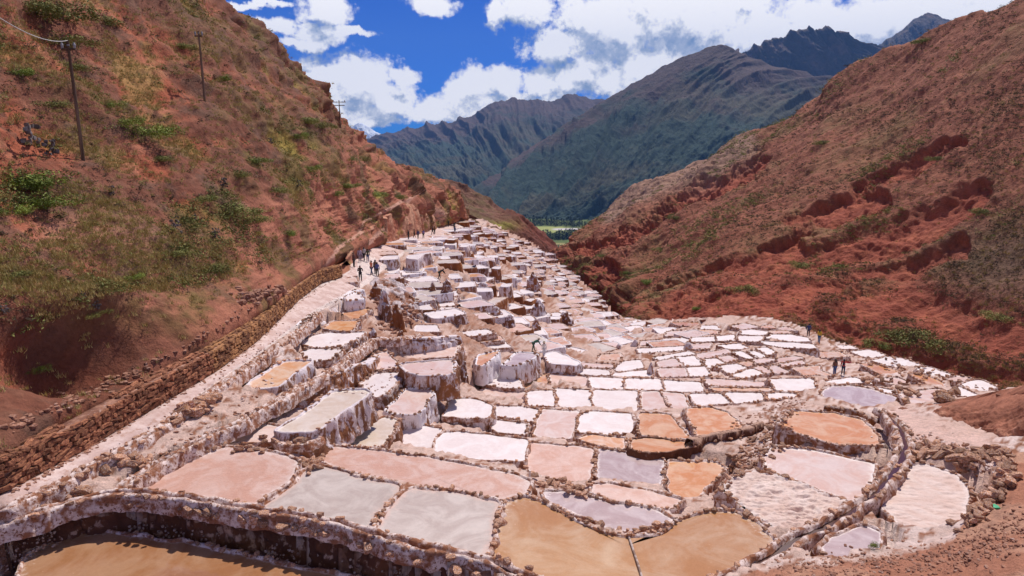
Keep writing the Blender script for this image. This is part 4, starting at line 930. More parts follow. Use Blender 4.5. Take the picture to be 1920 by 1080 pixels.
# crusted outcrops standing between the terraces
def outcrop(u, v, wpx, hpx, label, brown, seed):
    hp_, _n = hit(u, v); D = hp_.y if hp_ else float(gD(u, v)); p = unp(u, v, D); w_ = wpx * D / F * .5; h_ = hpx * D / F
    n_, m_ = 56, 22; th = np.linspace(0, 2 * math.pi, n_, endpoint=False); R = []
    for i in range(m_):
        t = i / (m_ - 1); r = w_ * (1 - t) ** .55 * (1 + .0 * t) if i < m_ - 1 else 0.001
        R.append(np.stack([np.cos(th) * r * 1.0, np.sin(th) * r * .75, np.full(n_, -1.2 + (h_ + 1.2) * t)], 1))
    R = np.stack(R); Q = R * np.array([1, 1, .35]); a = fbm(Q + seed * 7.7, 1.6 / w_, 5, .6, True); b = fbm(R + seed * 3.3, 3.2 / w_, 4, .6)
    rad = R[..., :2] / (np.linalg.norm(R[..., :2], axis=-1, keepdims=True) + 1e-6); k_ = (1 - np.linspace(0, 1, m_) ** 4)[:, None]
    R[..., :2] += rad * ((a * .30 + b * .18) * w_ * k_)[..., None]; R[..., 2] += b * .3 * h_ * np.linspace(0, 1, m_)[:, None]
    i = np.arange(m_ * n_).reshape(m_, n_); j = np.roll(i, -1, 1); Fq = np.stack([i[:-1], j[:-1], j[1:], i[1:]], -1).reshape(-1, 4)
    o = obj('salt_outcrop', mesh_np('outcrop', R.reshape(-1, 3), Fq, M['wall_brown' if brown and u < 800 else 'wall']), None, None, label, 'outcrop', 'crusted outcrops between the terraces'); o.location = p.tolist()
OC = [(722,600,34,62,0),(745,618,36,50,1),(705,560,30,30,1),(770,575,30,26,1),(735,556,40,24,1),(700,640,28,28,0),(752,640,30,22,1),(838,548,26,26,0),(812,545,16,18,1),(905,548,34,22,0),(930,590,30,18,0),(955,612,30,24,0),(975,552,36,30,1),(1000,545,30,34,1),
  (1010,590,34,30,0),(1030,572,30,26,1),(1075,590,40,30,1),(1060,606,36,24,1),(1095,596,26,22,1),(1005,618,24,20,0),(1030,624,22,18,1),(1110,612,36,20,1),(1125,585,30,24,1),(950,510,22,26,1),(965,490,24,24,1),(878,500,18,14,1),(1150,618,30,14,1),(1190,650,22,14,0),(1110,680,22,10,1),(1220,700,20,22,0),(1160,655,16,12,0),(1290,652,26,12,0),(870,712,20,40,0),(668,655,26,16,0),(645,700,20,20,0)]
OC = [q for q in OC if q[4] == 0 or q[0] < 780 or q[0] % 4 == 0]
OC.sort(key=lambda q: q[0])
for k, (u, v, w_, h_, br) in enumerate(OC): outcrop(u, v, w_, h_, '%s %s crusted outcrop between the terraces%s' % (ORD[k], 'brown' if br else 'lilac streaked', '' if k == 0 else ', counting from the left'), br, k)

heap('stone_heap', 'brown earth lumps along the top of the round crusted pond', 'stone heap', [(1692,862),(1730,852),(1775,850),(1810,862)], 46, .25, .55, 61, zl=.12)
# ------------------------------------------------------------------ hills: sheets ruled between measured contour lines
def cr(y, n):
    """uniform Catmull-Rom along axis 0"""
    k = len(y); t = np.linspace(0, k - 1, n); i = np.clip(np.floor(t).astype(int), 0, k - 2); f = (t - i).reshape((-1,) + (1,) * (y.ndim - 1))
    g_ = lambda j: np.where((j < 0).reshape((-1,) + (1,) * (y.ndim - 1)), 2 * y[0] - y[1], np.where((j >= k).reshape((-1,) + (1,) * (y.ndim - 1)), 2 * y[-1] - y[-2], y[np.clip(j, 0, k - 1)]))
    p0, p1, p2, p3 = g_(i - 1), g_(i), g_(i + 1), g_(i + 2)
    return 0.5 * (2 * p1 + (p2 - p0) * f + (2 * p0 - 5 * p1 + 4 * p2 - p3) * f ** 2 + (3 * p1 - p0 - 3 * p2 + p3) * f ** 3)
def sheet(rails, nu, nv, fold=None):
    R = np.array(rails, float); R = R.copy(); R[..., 2] = 1 / R[..., 2]
    Q = cr(R, nv); Q = cr(Q.transpose(1, 0, 2), nu).transpose(1, 0, 2)
    uv = Q[..., :2]; D = 1 / np.maximum(Q[..., 2], 1e-6); P3 = unp(uv[..., 0], uv[..., 1], D)
    if fold:
        last = P3[-1]; ex = []; eu = []
        for k in range(1, fold[0] + 1):
            q = last.copy(); q[:, 1] += fold[1] * k; q[:, 0] += fold[3] * k; q[:, 2] -= fold[2] * k ** 1.35; ex.append(q); eu.append(uv[-1])
        P3 = np.concatenate([P3, np.stack(ex)]); uv = np.concatenate([uv, np.stack(eu)])
    return P3, uv
def grid_normal(P3):
    a = np.gradient(P3, axis=1); b = np.gradient(P3, axis=0); n = np.cross(a, b); n /= np.linalg.norm(n, axis=-1, keepdims=True) + 1e-9
    s = np.sign((n * -P3).sum(-1, keepdims=True).mean()); return n * (s if s else 1)
def streak(P3, ax, k, scale, oct=5, ridged=True):
    """noise stretched along direction ax"""
    ax = np.array(ax, float); ax /= np.linalg.norm(ax); al = (P3 @ ax)[..., None] * ax; return fbm(P3 - al * (1 - 1 / k), scale, oct, .55, ridged)
SH = {}
def put_sheet(name, P3, cols, mat, terr=True):
    f = grid_faces(*P3.shape[:2]); n = grid_normal(P3)
    o = obj(name, mesh_np(name, P3.reshape(-1, 3), f, mat, cols), None, 'structure')
    if terr: TERR.append((P3.reshape(-1, 3), f))
    return o
# --- left hill
LR = [
 [(-420,1090,14),(-200,1005,18),(0,850,22.5),(160,765,28),(330,688,34),(470,594,43),(570,522,54),(640,488,66),(700,463,85),(760,443,115),(800,432,140),(835,422,165),(852,408,180)],
 [(-420,800,17),(-200,740,22),(0,690,27),(150,635,32),(330,590,38),(450,535,46),(560,480,58),(645,440,74),(710,415,95),(768,396,122),(805,402,148),(836,410,170),(853,405,184)],
 [(-420,520,21),(-200,490,27),(0,500,32),(150,470,37),(330,470,43),(450,440,52),(560,410,64),(650,390,82),(710,378,104),(770,380,134),(808,392,157),(838,402,176),(854,403,188)],
 [(-420,300,25),(-200,300,32),(0,330,38),(150,330,43),(330,330,51),(450,320,61),(560,310,74),(650,320,92),(712,335,116),(770,358,146),(810,378,165),(840,396,182),(855,401,192)],
 [(-420,0,31),(-200,60,39),(0,130,47),(150,150,53),(330,160,64),(450,180,76),(560,225,94),(640,275,116),(705,318,138),(762,345,160),(812,370,176),(842,392,190),(856,399,196)],
 [(-420,-420,45),(-200,-330,54),(0,-250,64),(150,-170,74),(290,-90,88),(415,0,105),(510,112,122),(600,195,138),(640,240,148),(720,318,168),(795,358,186),(846,390,198),(858,397,204)]]
LR = np.array(LR, float)
def refoot(R, i0):
    for i in range(i0, R.shape[1]):
        kf = float(gD(R[0, i, 0], R[0, i, 1])) * 1.03 / R[0, i, 2]; kf = 1 + (kf - 1) * min(1, (i - i0 + 1) / 2.)
        for j in range(R.shape[0]): R[j, i, 2] *= 1 + (kf - 1) * (1 if j < 2 else .85)
    return R
LR = refoot(LR, 6)
foot = LR[0].copy(); foot[:, 1] += np.interp(foot[:, 0], [-420, 200, 400, 500, 600, 640, 850], [85, 70, 45, 22, 6, 2, 1]); foot[:, 2] += .3
LR = np.concatenate([foot[None], LR])
P3, uv = sheet(LR, 620, 400, (8, 5, 2.0, -1)); N3 = grid_normal(P3); nvv = 400
row = np.arange(P3.shape[0])[:, None] / 399.; edgefade = 0
big = fbm(P3, 0.045, 5, .55); rid = streak(P3, (-.1, 1, -.12), 3.0, 0.16); fin = fbm(P3, .55, 5, .6); gull = streak(P3, (-.75, .2, .6), 4.0, .10, 4)
crag = np.clip(fbm(P3, .12, 5, .6, True), -.3, 1)
Ds = np.clip(P3[..., 1] / 80, .3, 2.0)
disp = (1.5 * big + 1.3 * rid + 1.3 * gull) * Ds + .30 * fin * np.clip(Ds, .5, 1.5) + .7 * crag * Ds
# hollow cut above the wall at lower left, mound under it
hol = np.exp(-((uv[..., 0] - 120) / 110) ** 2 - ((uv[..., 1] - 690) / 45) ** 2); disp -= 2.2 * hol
mnd = np.exp(-((uv[..., 0] - 140) / 200) ** 2 - ((uv[..., 1] - 600) / 45) ** 2); disp += 1.3 * mnd
clf = np.exp(-((uv[..., 0] - 575) / 40) ** 2 - ((uv[..., 1] - 195) / 26) ** 2); disp += 1.4 * clf
base_lo = sstep(row, 0.10, .22)
P3d = P3 + N3 * (disp * (base_lo * .93 + .07))[..., None]
q0 = P3[0].copy()
# colours
steep = fbm(P3, .09, 5, .6); dry = fbm(P3, .22, 5, .6); grn = fbm(P3, .12, 5, .62, off=40)
col = np.ones(P3.shape) * np.array([.35, .10, .052])
col = mixc(col, (.47, .20, .12), sstep(fin, -.1, .4) * .6)
vegband = sstep(uv[..., 1], 700, 560)
col = mixc(col, (.40, .26, .09), sstep(dry, -.02, .32) * vegband * .65)
col = mixc(col, (.32, .27, .05), sstep(grn, .04, .30) * vegband * .8)
col = mixc(col, (.10, .05, .035), sstep(crag + .6 * rid, .15, .6) * .65); col = mixc(col, (.12, .07, .05), sstep(fbm(P3, .5, 5, .65, off=77), .08, .3) * .6)
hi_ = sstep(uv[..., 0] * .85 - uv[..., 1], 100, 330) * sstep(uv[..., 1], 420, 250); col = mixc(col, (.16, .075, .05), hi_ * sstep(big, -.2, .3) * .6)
low = sstep(uv[..., 1] - (1000 - uv[..., 0] * 1.05) * .72, -20, 60) * (uv[..., 0] > 250); col = mixc(col, (.42, .16, .10), low * .8 * sstep(dry, .25, -.1))
col = mixc(col, (.46, .21, .14), np.exp(-((uv[..., 0] - 160) / 120) ** 2 - ((uv[..., 1] - 455) / 45) ** 2) * .7)
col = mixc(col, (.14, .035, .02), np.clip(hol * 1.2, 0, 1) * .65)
for tr_ in ([(590,520),(612,480),(645,455),(640,432),(680,415),(735,392),(778,380),(790,388),(805,405),(812,418)], [(668,470),(700,440),(760,425)]):
    d_ = seg_dist(uv, tr_); k_ = sstep(-d_, -5, -1.5); col = mixc(col, (.58, .32, .24), k_ * .9)
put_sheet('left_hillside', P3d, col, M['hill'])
LEFT = (P3d, uv, col)
# --- reddish eroded bank and bluff in front of the hill foot (under the trail)
BR = [[(636,496,67),(656,486,74),(690,470,88),(730,458,104),(765,448,122),(800,438,142),(830,428,165)],
      [(640,493,67.5),(660,476,75),(690,455,90),(730,444,106),(768,436,125),(802,430,146),(832,424,168)],
      [(646,488,68),(668,458,77),(700,428,94),(735,418,110),(772,405,130),(806,412,150),(834,418,172)],
      [(650,484,69),(676,446,80),(715,408,100),(742,396,118),(775,384,138),(808,404,156),(836,416,176)]]
BR = refoot(np.array(BR, float), 0)
P3, uv = sheet(BR, 260, 120, (4, 2, 1.0, 0)); N3 = grid_normal(P3)
g1 = streak(P3, (-.5, .1, 1), 5.0, .22, 5); f1 = fbm(P3, .5, 5, .6)
P3d = P3 + N3 * ((.9 * g1 + .35 * f1) * sstep(uv[..., 0], 640, 700) + .15)[..., None] * sstep(np.arange(P3.shape[0])[:, None] / 120., 0, .12)[..., None]
col = np.ones(P3.shape) * np.array([.40, .14, .085]); col = mixc(col, (.50, .26, .17), sstep(g1, 0, .6)); col = mixc(col, (.26, .08, .05), sstep(-g1, .1, .7)); col = mixc(col, (.30, .22, .06), sstep(f1, .22, .45) * .8)
put_sheet('eroded_bluff', P3d, col, M['hill'])
# --- brown eroded slope in the middle of the salt terraces
BR = [[(690,650,60),(715,655,60),(745,650,60.5),(775,640,61.5),(800,625,63)],
      [(685,615,62),(712,615,61.5),(740,610,62),(765,600,64),(790,590,66)],
      [(682,575,66),(705,575,65),(730,570,66),(752,568,68),(775,570,69)],
      [(684,538,71),(702,532,71),(725,530,72),(748,545,72),(765,560,72)]]
P3, uv = sheet(BR, 160, 140, (4, 1.0, .5, 0)); N3 = grid_normal(P3); g1 = streak(P3, (-.2, .4, 1), 4.0, .5, 5); f1 = fbm(P3, .9, 5, .6)
P3d = P3 + N3 * (.9 * g1 + .35 * f1)[..., None]
col = np.ones(P3.shape) * np.array([.28, .12, .07]); col = mixc(col, (.60, .50, .50), sstep(f1 + .5 * g1, .0, .45)); col = mixc(col, (.17, .065, .035), sstep(-g1, .1, .7))
put_sheet('eroded_slope', P3d, col, M['hill'])
# --- far spur of the left side (dark red shoulder above the gorge)
SR = [[(700,470,195),(760,470,200),(820,470,205),(880,470,210),(930,485,220),(980,510,240),(1030,530,275),(1062,540,305)],
      [(700,400,245),(760,410,252),(820,415,262),(880,415,272),(930,432,285),(980,455,300),(1030,488,330),(1064,512,350)],
      [(700,360,270),(760,375,285),(820,390,300),(870,390,315),(925,405,330),(980,435,350),(1025,470,370),(1066,505,375)],
      [(700,322,300),(750,318,312),(800,338,325),(860,356,345),(918,384,370),(968,408,400),(1004,438,420),(1068,500,400)]]
P3, uv = sheet(SR, 360, 180, (6, 12, 5, 0)); N3 = grid_normal(P3); g1 = streak(P3, (.3, .3, -1), 4., .05, 5); f1 = fbm(P3, .12, 5, .6); f2 = fbm(P3, .03, 4)
P3d = P3 + N3 * (4.5 * g1 + 2.0 * f1 + 4 * f2)[..., None]
col = np.ones(P3.shape) * np.array([.20, .10, .07]); col = mixc(col, (.15, .105, .05), sstep(f1, -.1, .3) * .8)
cl_ = sstep(uv[..., 0], 900, 990) ; col = mixc(col, (.19, .05, .035), cl_ * .9); col = mixc(col, (.10, .04, .03), sstep(g1, .2, .8) * .6)
col = mixc(col, (.30, .26, .06), np.exp(-((uv[..., 0] - 925) / 32) ** 2 - ((uv[..., 1] - 437) / 8) ** 2))
col = mixc(col, (.35, .24, .19), sstep(-seg_dist(uv, [(790,366),(812,358),(824,350)]), -3, -1))
put_sheet('left_spur', P3d, col, M['hill_far'])
# --- right hill
RR = [
 [(1020,560,330),(1060,575,290),(1100,590,240),(1150,615,200),(1200,640,150),(1300,640,128),(1400,640,118),(1500,660,110),(1600,700,102),(1700,740,92),(1820,775,84),(1960,790,76),(2150,800,66),(2400,830,55)],
 [(1038,500,335),(1075,510,300),(1118,528,255),(1165,555,215),(1210,592,165),(1305,588,140),(1400,580,130),(1500,592,122),(1600,620,112),(1700,655,102),(1820,690,92),(1960,700,82),(2150,700,70),(2400,720,58)],
 [(1046,476,345),(1082,480,318),(1125,485,285),(1175,500,245),(1230,525,205),(1315,525,172),(1400,510,158),(1500,510,146),(1600,530,134),(1700,550,120),(1820,560,108),(1960,560,96),(2150,540,82),(2400,540,66)],
 [(1058,456,370),(1095,450,350),(1140,442,325),(1190,440,290),(1250,440,252),(1330,425,222),(1410,405,202),(1500,395,184),(1600,385,166),(1700,380,150),(1820,370,134),(1960,350,118),(2150,310,100),(2400,260,80)],
 [(1070,445,395),(1110,422,385),(1155,402,370),(1205,385,345),(1270,370,312),(1350,345,282),(1430,315,258),(1515,285,235),(1610,260,212),(1710,235,190),(1820,200,168),(1960,160,148),(2150,90,124),(2400,0,100)],
 [(1082,438,420),(1130,402,425),(1170,372,420),(1210,346,405),(1300,314,390),(1390,262,365),(1475,232,335),(1530,204,310),(1585,150,285),(1700,88,255),(1800,44,230),(1930,-4,205),(2150,-110,170),(2400,-240,135)]]
P3, uv = sheet(RR, 760, 420, (8, 12, 4.5, 3)); N3 = grid_normal(P3)
Ds = np.clip(P3[..., 1] / 130, .5, 2.4)
big = fbm(P3, .022, 5, .55); rid = streak(P3, (-.75, .55, -.35), 3.2, .07, 5); gull = streak(P3, (-.6, -.5, -.65), 3.5, .05, 5); fin = fbm(P3, .35, 5, .6); med = fbm(P3, .1, 5, .6, True)
lowr = sstep(np.arange(P3.shape[0])[:, None] / 419. * np.ones(P3.shape[1]), .52, .12)     # 1 near the foot
upr = 1 - lowr
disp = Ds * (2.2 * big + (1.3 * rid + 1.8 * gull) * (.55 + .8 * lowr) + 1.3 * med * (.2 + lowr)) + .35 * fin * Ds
SC = [([(1171,455),(1249,415),(1311,366),(1370,350),(1430,316)], 16), ([(1230,590),(1310,560),(1400,540),(1493,519),(1570,482),(1674,446),(1760,400),(1830,363)], 24), ([(1120,500),(1150,520),(1180,560),(1200,595)], 14),
      ([(1380,600),(1450,560),(1540,560),(1620,520)], 22), ([(1620,600),(1700,560),(1760,590),(1850,640),(1920,640),(2060,640)], 46), ([(1540,640),(1580,600),(1610,560)], 20), ([(1600,350),(1700,310),(1800,260)], 9), ([(1160,400+60),(1210,440),(1260,400)], 9)]
red = np.zeros(P3.shape[:2]); nz = fbm(P3, .05, 6, .65) * 46
SC += [([(1250,605),(1400,585),(1500,600),(1600,645),(1700,680),(1850,710),(2000,710)], 26), ([(1230,560),(1300,535),(1390,500),(1480,470)], 12), ([(1480,420),(1560,395),(1640,370)], 12), ([(1060,455),(1090,470),(1130,470),(1180,455)], 10), ([(1560,560),(1640,520),(1720,500),(1800,470)], 14), ([(1090,540),(1130,570),(1180,600)], 16)]
for pl, wd in SC: red = np.maximum(red, sstep(-(seg_dist(uv, pl) + nz), -wd * 1.5, -wd * .45))
disp -= red * 2.6 * Ds * (.6 + .5 * np.clip(med, -1, 1)); disp += .9 * red * Ds * fbm(P3, .16, 4, .6, True)
q0 = sstep(np.arange(P3.shape[0])[:, None] / 419., 0, .04)
P3d = P3 + N3 * (disp * (.2 + .8 * q0))[..., None]
pt = fbm(P3, .045, 5, .6, off=12); p2 = fbm(P3, .3, 4, .65, off=3)
col = np.ones(P3.shape) * np.array([.26, .092, .055]); col = mixc(col, (.37, .145, .085), sstep(p2, -.1, .35) * .6)
col = mixc(col, (.24, .145, .065), sstep(pt, -.05, .3) * (.3 + .4 * lowr * (1 - sstep(lowr, .75, .95)))); col = mixc(col, (.15, .14, .045), sstep(p2 + pt, .25, .6) * .7 * (.4 + lowr))
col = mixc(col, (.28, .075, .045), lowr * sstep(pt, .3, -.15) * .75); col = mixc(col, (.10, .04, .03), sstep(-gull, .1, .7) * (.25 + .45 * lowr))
col = mixc(col, (.30, .075, .045), np.clip(red, 0, 1) * .9); col = mixc(col, (.40, .12, .065), np.clip(red, 0, 1) * sstep(fin, .05, .35) * .8)
dk = np.exp(-((uv[..., 0] - 1890) / 150) ** 2 - ((uv[..., 1] - 500) / 95) ** 2); col = mixc(col, (.13, .085, .06), dk * .75 * (1 - red * .5))
pal = sstep(-seg_dist(uv, [(1150,400),(1230,350),(1300,325),(1400,280)]), -42, -10); col = mixc(col, (.34, .22, .16), pal * .7)
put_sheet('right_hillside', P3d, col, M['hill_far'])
RIGHT = (P3d, uv, red, lowr)
# --- mound of earth at the right
MR = [[(1655,790,40),(1700,800,37),(1760,830,33),(1830,850,30),(1900,862,28),(2020,900,24),(2200,960,20)],
      [(1680,775,40),(1730,782,37),(1790,812,33.2),(1850,832,30.2),(1920,838,28.2),(2030,850,24.4),(2200,880,20.4)],
      [(1705,768,41),(1750,766,38.4),(1800,775,35),(1860,785,32),(1925,785,30),(2030,780,26),(2200,780,22)],
      [(1745,758,44),(1785,752,42),(1830,742,39),(1880,732,36),(1930,722,34),(2030,700,30),(2200,680,26)]]
P3, uv = sheet(MR, 300, 150, (6, 1.5, .8, 0)); N3 = grid_normal(P3); f1 = fbm(P3, .5, 5, .6); lay = fbm(P3 * np.array([.25, .25, 2.4]), .8, 4, .5, True); f2 = fbm(P3, 2.4, 4, .6)
P3d = P3 + N3 * (.5 * f1 + .04 * lay + .10 * f2 + .16 * fbm(P3, 1.2, 4, .6, True))[..., None] * (1 - .85 * sstep(np.arange(P3.shape[0])[:, None] / 150., .7, .95))[..., None]
rr_ = np.arange(P3.shape[0])[:, None] / 150.
P3d -= N3 * (1.0 * np.exp(-((rr_ - .30) / .14) ** 2) * sstep(uv[..., 0], 1690, 1790))[..., None]
col = np.ones(P3.shape) * np.array([.33, .13, .08]); col = mixc(col, (.48, .23, .15), sstep(f1 + f2 * .5, 0, .4)); col = mixc(col, (.18, .065, .04), sstep(lay, .1, .7) * .7)
put_sheet('earth_mound', P3d, col, M['soil'])
# --- distant mountains
def mtn(name, rails, nu, nv, fold, amp, ks, skew, cfun, crest=.8):
    P3, uv = sheet(rails, nu, nv, fold); N3 = grid_normal(P3)
    S_, R01 = np.meshgrid(np.linspace(0, 1, P3.shape[1]), np.arange(P3.shape[0]) / float(nv)); a = S_ + skew * R01 + .02 * fbm(P3, .0008, 3)
    q = np.stack([a * ks, R01 * ks * .12, 0 * a], -1)
    rg = fbm(q, 1.0, 4, .5, True) ; rg2 = fbm(np.stack([a * ks * 3.1, R01 * ks * .6, 0 * a + 5], -1), 1.0, 5, .6, True); fi = fbm(P3, .004, 5, .62)
    fade = .2 + .8 * sstep(R01, 0, .3) * (1 - crest * sstep(R01, .75, 1.0))
    P3d = P3 + N3 * (amp * (rg + .34 * rg2 + .10 * fi) * fade)[..., None]
    put_sheet(name, P3d, cfun(P3, uv, rg + .3 * rg2, rg2, fi, R01), M['mountain'], terr=False)
def c_green(P3, uv, rg, bg_, fi, r01):
    col = np.ones(P3.shape) * np.array([.035, .06, .05]); col = mixc(col, (.085, .08, .055), sstep(fbm(P3, .0016, 6, .6), -.05, .3) * .8); col = mixc(col, (.105, .06, .058), sstep(r01 + .3 * fi, .55, .9) * .75)
    col = mixc(col, (.05, .045, .035), sstep(-rg, .15, .7) * .5); return col
def c_rock(P3, uv, rg, bg_, fi, r01):
    col = np.ones(P3.shape) * np.array([.085, .065, .055]); col = mixc(col, (.20, .13, .10), sstep(fi, -.1, .3) * .7); return mixc(col, (.05, .06, .035), sstep(.55 - r01, 0, .3) * .6)
def c_snow(P3, uv, rg, bg_, fi, r01):
    col = np.ones(P3.shape) * np.array([.05, .06, .08]); return mixc(col, (.9, .92, .95), sstep(r01 + .35 * rg + .2 * fi, .62, .8))
mtn('snow_peak', [[(560,340,20000),(620,330,20000),(660,320,20000),(700,320,20000),(760,320,20000)], [(560,300,20500),(620,285,20500),(660,272,20500),(700,270,20500),(760,290,20500)], [(560,280,21000),(630,258,21000),(672,234,21000),(705,250,21000),(760,275,21000)]], 160, 80, (4, 400, 150, 0), 160, 10, .2, c_snow)
mtn('distant_ridge', [[(600,400,4300),(700,395,4300),(780,395,4400),(860,392,4500),(940,392,4600),(1020,385,4700),(1120,370,4800),(1200,370,4900)],
  [(600,360,5600),(700,345,5600),(780,345,5600),(860,345,5600),(930,340,5700),(1010,330,5900),(1110,320,6000),(1200,310,6200)],
  [(600,320,7800),(700,300,7700),(780,290,7600),(855,278,7500),(925,262,7400),(1000,258,7500),(1090,250,7800),(1200,240,8000)],
  [(600,290,10000),(690,266,9900),(780,238,9700),(862,226,9500),(950,190,9300),(1020,192,9300),(1095,182,9400),(1200,225,9600)]], 420, 220, (6, 250, 90, 0), 115, 17, .25, c_green, .55)
mtn('rocky_summit', [[(1240,300,7200),(1340,280,7200),(1440,300,7000),(1540,300,7000),(1640,280,7300),(1740,260,7600),(1900,240,7600),(2100,220,7600)],
  [(1240,210,7600),(1340,180,7600),(1440,190,7400),(1540,180,7400),(1640,190,7700),(1740,160,8000),(1900,150,8000),(2100,130,8000)],
  [(1240,150,8000),(1345,104,8000),(1410,94,7800),(1490,64,7800),(1560,60,7800),(1595,84,7900),(1650,86,8200),(1735,30,8600)][0:6] + [(1665,96,8400),(2100,150,8400)]], 420, 160, (5, 200, 90, 0), 120, 26, .1, c_rock, .45)
mtn('far_summit', [[(1560,200,9000),(1620,200,9000),(1680,200,9000),(1740,200,9000),(1800,200,9000),(1900,200,9000)], [(1560,150,9200),(1630,120,9200),(1690,95,9200),(1740,85,9200),(1790,95,9200),(1900,120,9200)], [(1560,120,9600),(1640,90,9600),(1692,58,9600),(1738,28,9600),(1788,44,9600),(1900,90,9600)]], 240, 90, (5, 200, 90, 0), 90, 12, .1, c_rock)
mtn('green_mountain', [
 [(840,470,3300),(900,455,3300),(960,436,3300),(1030,424,3300),(1100,424,3250),(1180,440,3150),(1280,440,3000),(1400,430,3000),(1560,420,3000),(1760,420,3000),(2000,420,3000)],
 [(846,440,3700),(905,425,3650),(965,410,3600),(1035,395,3550),(1105,390,3500),(1185,385,3450),(1285,370,3400),(1400,360,3400),(1560,350,3400),(1760,330,3400),(2000,320,3400)],
 [(855,400,4400),(915,380,4300),(975,355,4200),(1045,335,4100),(1115,315,4000),(1195,295,3950),(1290,275,3900),(1400,265,3900),(1560,250,4000),(1760,230,4100),(2000,220,4200)],
 [(865,385,5200),(935,345,5100),(995,300,5000),(1060,260,4900),(1130,225,4800),(1205,200,4700),(1300,175,4600),(1400,165,4700),(1560,170,4900),(1760,170,5000),(2000,170,5100)],
 [(875,380,5900),(950,325,5800),(1010,278,5700),(1075,232,5600),(1150,184,5500),(1235,134,5400),(1345,90,5300),(1410,112,5500),(1560,150,5700),(1760,160,5800),(2000,160,5900)]], 640, 320, (6, 130, 60, 30), 88, 19, -.32, c_green, .8)
# --- valley floor with fields and river
xs = np.linspace(-9000, 9000, 90); ys = np.linspace(900, 14000, 130); X, Y = np.meshgrid(xs, ys); Zv = -395 + 8 * vnoise(np.stack([X * .001, Y * .001, 0 * X], -1)); Pv = np.stack([X, Y, Zv], -1)
us_ = np.linspace(930, 1130, 160); vs_2 = np.linspace(400, 500, 160); Uf, Vf = np.meshgrid(us_, vs_2); Pf = unp(Uf, Vf, -388 / tray(Vf)); Pf[..., 2] = -386
cv = np.ones(Pf.shape) * np.array([.10, .13, .035]); cv = mixc(cv, (.30, .32, .10), sstep(Vf, 424, 427) * sstep(-Vf, -440, -436) * sstep(-Uf, -1075, -1050)); cv = mixc(cv, (.55, .50, .48), sstep(-np.abs(Vf - 430.5 + (Uf - 1060) * .01), -2.4, -1.0) * sstep(Uf, 1030, 1045))
cv = mixc(cv, (.34, .28, .11), sstep(-np.abs(Vf - 462), -7, -3)); cv = mixc(cv, (.45, .40, .36), sstep(-np.abs(Vf - 468), -1.6, -.8))
obj('valley_floor', mesh_np('valley_floor', Pv.reshape(-1, 3), grid_faces(130, 90), M['valley'], np.ones(Pv.shape) * np.array([.10, .12, .04])), None, 'structure')
obj('valley_fields', mesh_np('valley_fields', Pf.reshape(-1, 3), grid_faces(160, 160)[:, ::-1], M['valley'], cv), None, 'structure')
# lower ground under everything
gb = np.array([[-4000, -60, -46], [4000, -60, -46], [4000, 330, -130], [-4000, 330, -130], [-6000, 1000, -396], [6000, 1000, -396]], float)
obj('gorge_floor', mesh_np('gorge_floor', gb, [[0, 1, 2, 3], [3, 2, 5, 4]], M['hill_far'], np.ones((6, 3)) * np.array([.22, .11, .075])), None, 'structure')
# ------------------------------------------------------------------ ray casting on the built ground
BVH = make_bvh()
# ------------------------------------------------------------------ vegetation
M['leaf_green'] = noise_mat('bright_green_leaves', (.10, .15, .015), (.23, .28, .035), 1.5, .7, rnd=.5, bst=.1)
M['leaf_olive'] = noise_mat('olive_leaves', (.13, .15, .03), (.25, .24, .06), 1.5, .8, rnd=.5, bst=.1)
M['leaf_dry'] = noise_mat('dry_grass_blades', (.36, .25, .09), (.52, .40, .16), 1.2, .9, (.26, .26, .05), bst=.1, cut=(.52, .62))
M['leaf_dark'] = noise_mat('dark_scrub', (.065, .045, .03), (.13, .095, .05), .8, .9, (.15, .13, .05), bst=.1)
M['leaf_tree'] = noise_mat('dark_tree_leaves', (.012, .025, .014), (.03, .05, .02), .05, .9, bst=.1)
M['cactus'] = noise_mat('dusty_cactus', (.09, .07, .06), (.24, .20, .19), 3, .9, bst=.3, objco=True, rnd=.5)
def leaf_blob(name, seed, n, mat, size=.16, flat=.75, blades=False):
    rs = np.random.RandomState(seed); k = 5; cs = rs.normal(0, .42, (k, 3)) * [1, 1, .45]; cs[:, 2] = np.abs(cs[:, 2]) + .25; rr_ = rs.uniform(.35, .6, k)
    V, Fs = [], []
    for i in range(n):
        c = rs.randint(k); d = rs.normal(0, 1, 3); d /= np.linalg.norm(d); p = cs[c] + d * rr_[c] * rs.uniform(.6, 1.05) * [1, 1, flat]; p[2] = max(p[2], .02)
        a = rs.normal(0, 1, 3); a /= np.linalg.norm(a); b = np.cross(a, d); b /= np.linalg.norm(b) + 1e-6; s = size * rs.uniform(.6, 1.5)
        if blades: p = np.append(rs.normal(0, .32, 2), 0); a = np.array([rs.normal(0, .35), rs.normal(0, .35), 1]) ; b = np.append(rs.normal(0, 1, 2), 0); b /= np.linalg.norm(b); q = [p - b * .05, p + b * .05, p + a * rs.uniform(.4, 1)]
        else: q = [p - a * s * .5, p + b * s * .45, p + a * s * .6]
        o_ = len(V); V += q; Fs.append([o_, o_ + 1, o_ + 2])
    V = np.array(V); Fs = np.array(Fs); return mesh_np(name, V, Fs, mat, smooth=False), V, Fs
BUSH = {k: [leaf_blob('bush_leaves', 300 + i + j * 10, 1300, M[k], .085) for i in range(3)] for j, k in enumerate(('leaf_green', 'leaf_olive'))}
TWIG = leaf_blob('twigs', 350, 30, M['wood'], .5, blades=True)
TUFT = leaf_blob('tuft', 360, 22, M['leaf_dry'], blades=True); SCR = [leaf_blob('scrub', 370 + i, 34, M['leaf_dark'], .27) for i in range(2)]; GRN = leaf_blob('green_scrub', 380, 34, M['leaf_olive'], .27)
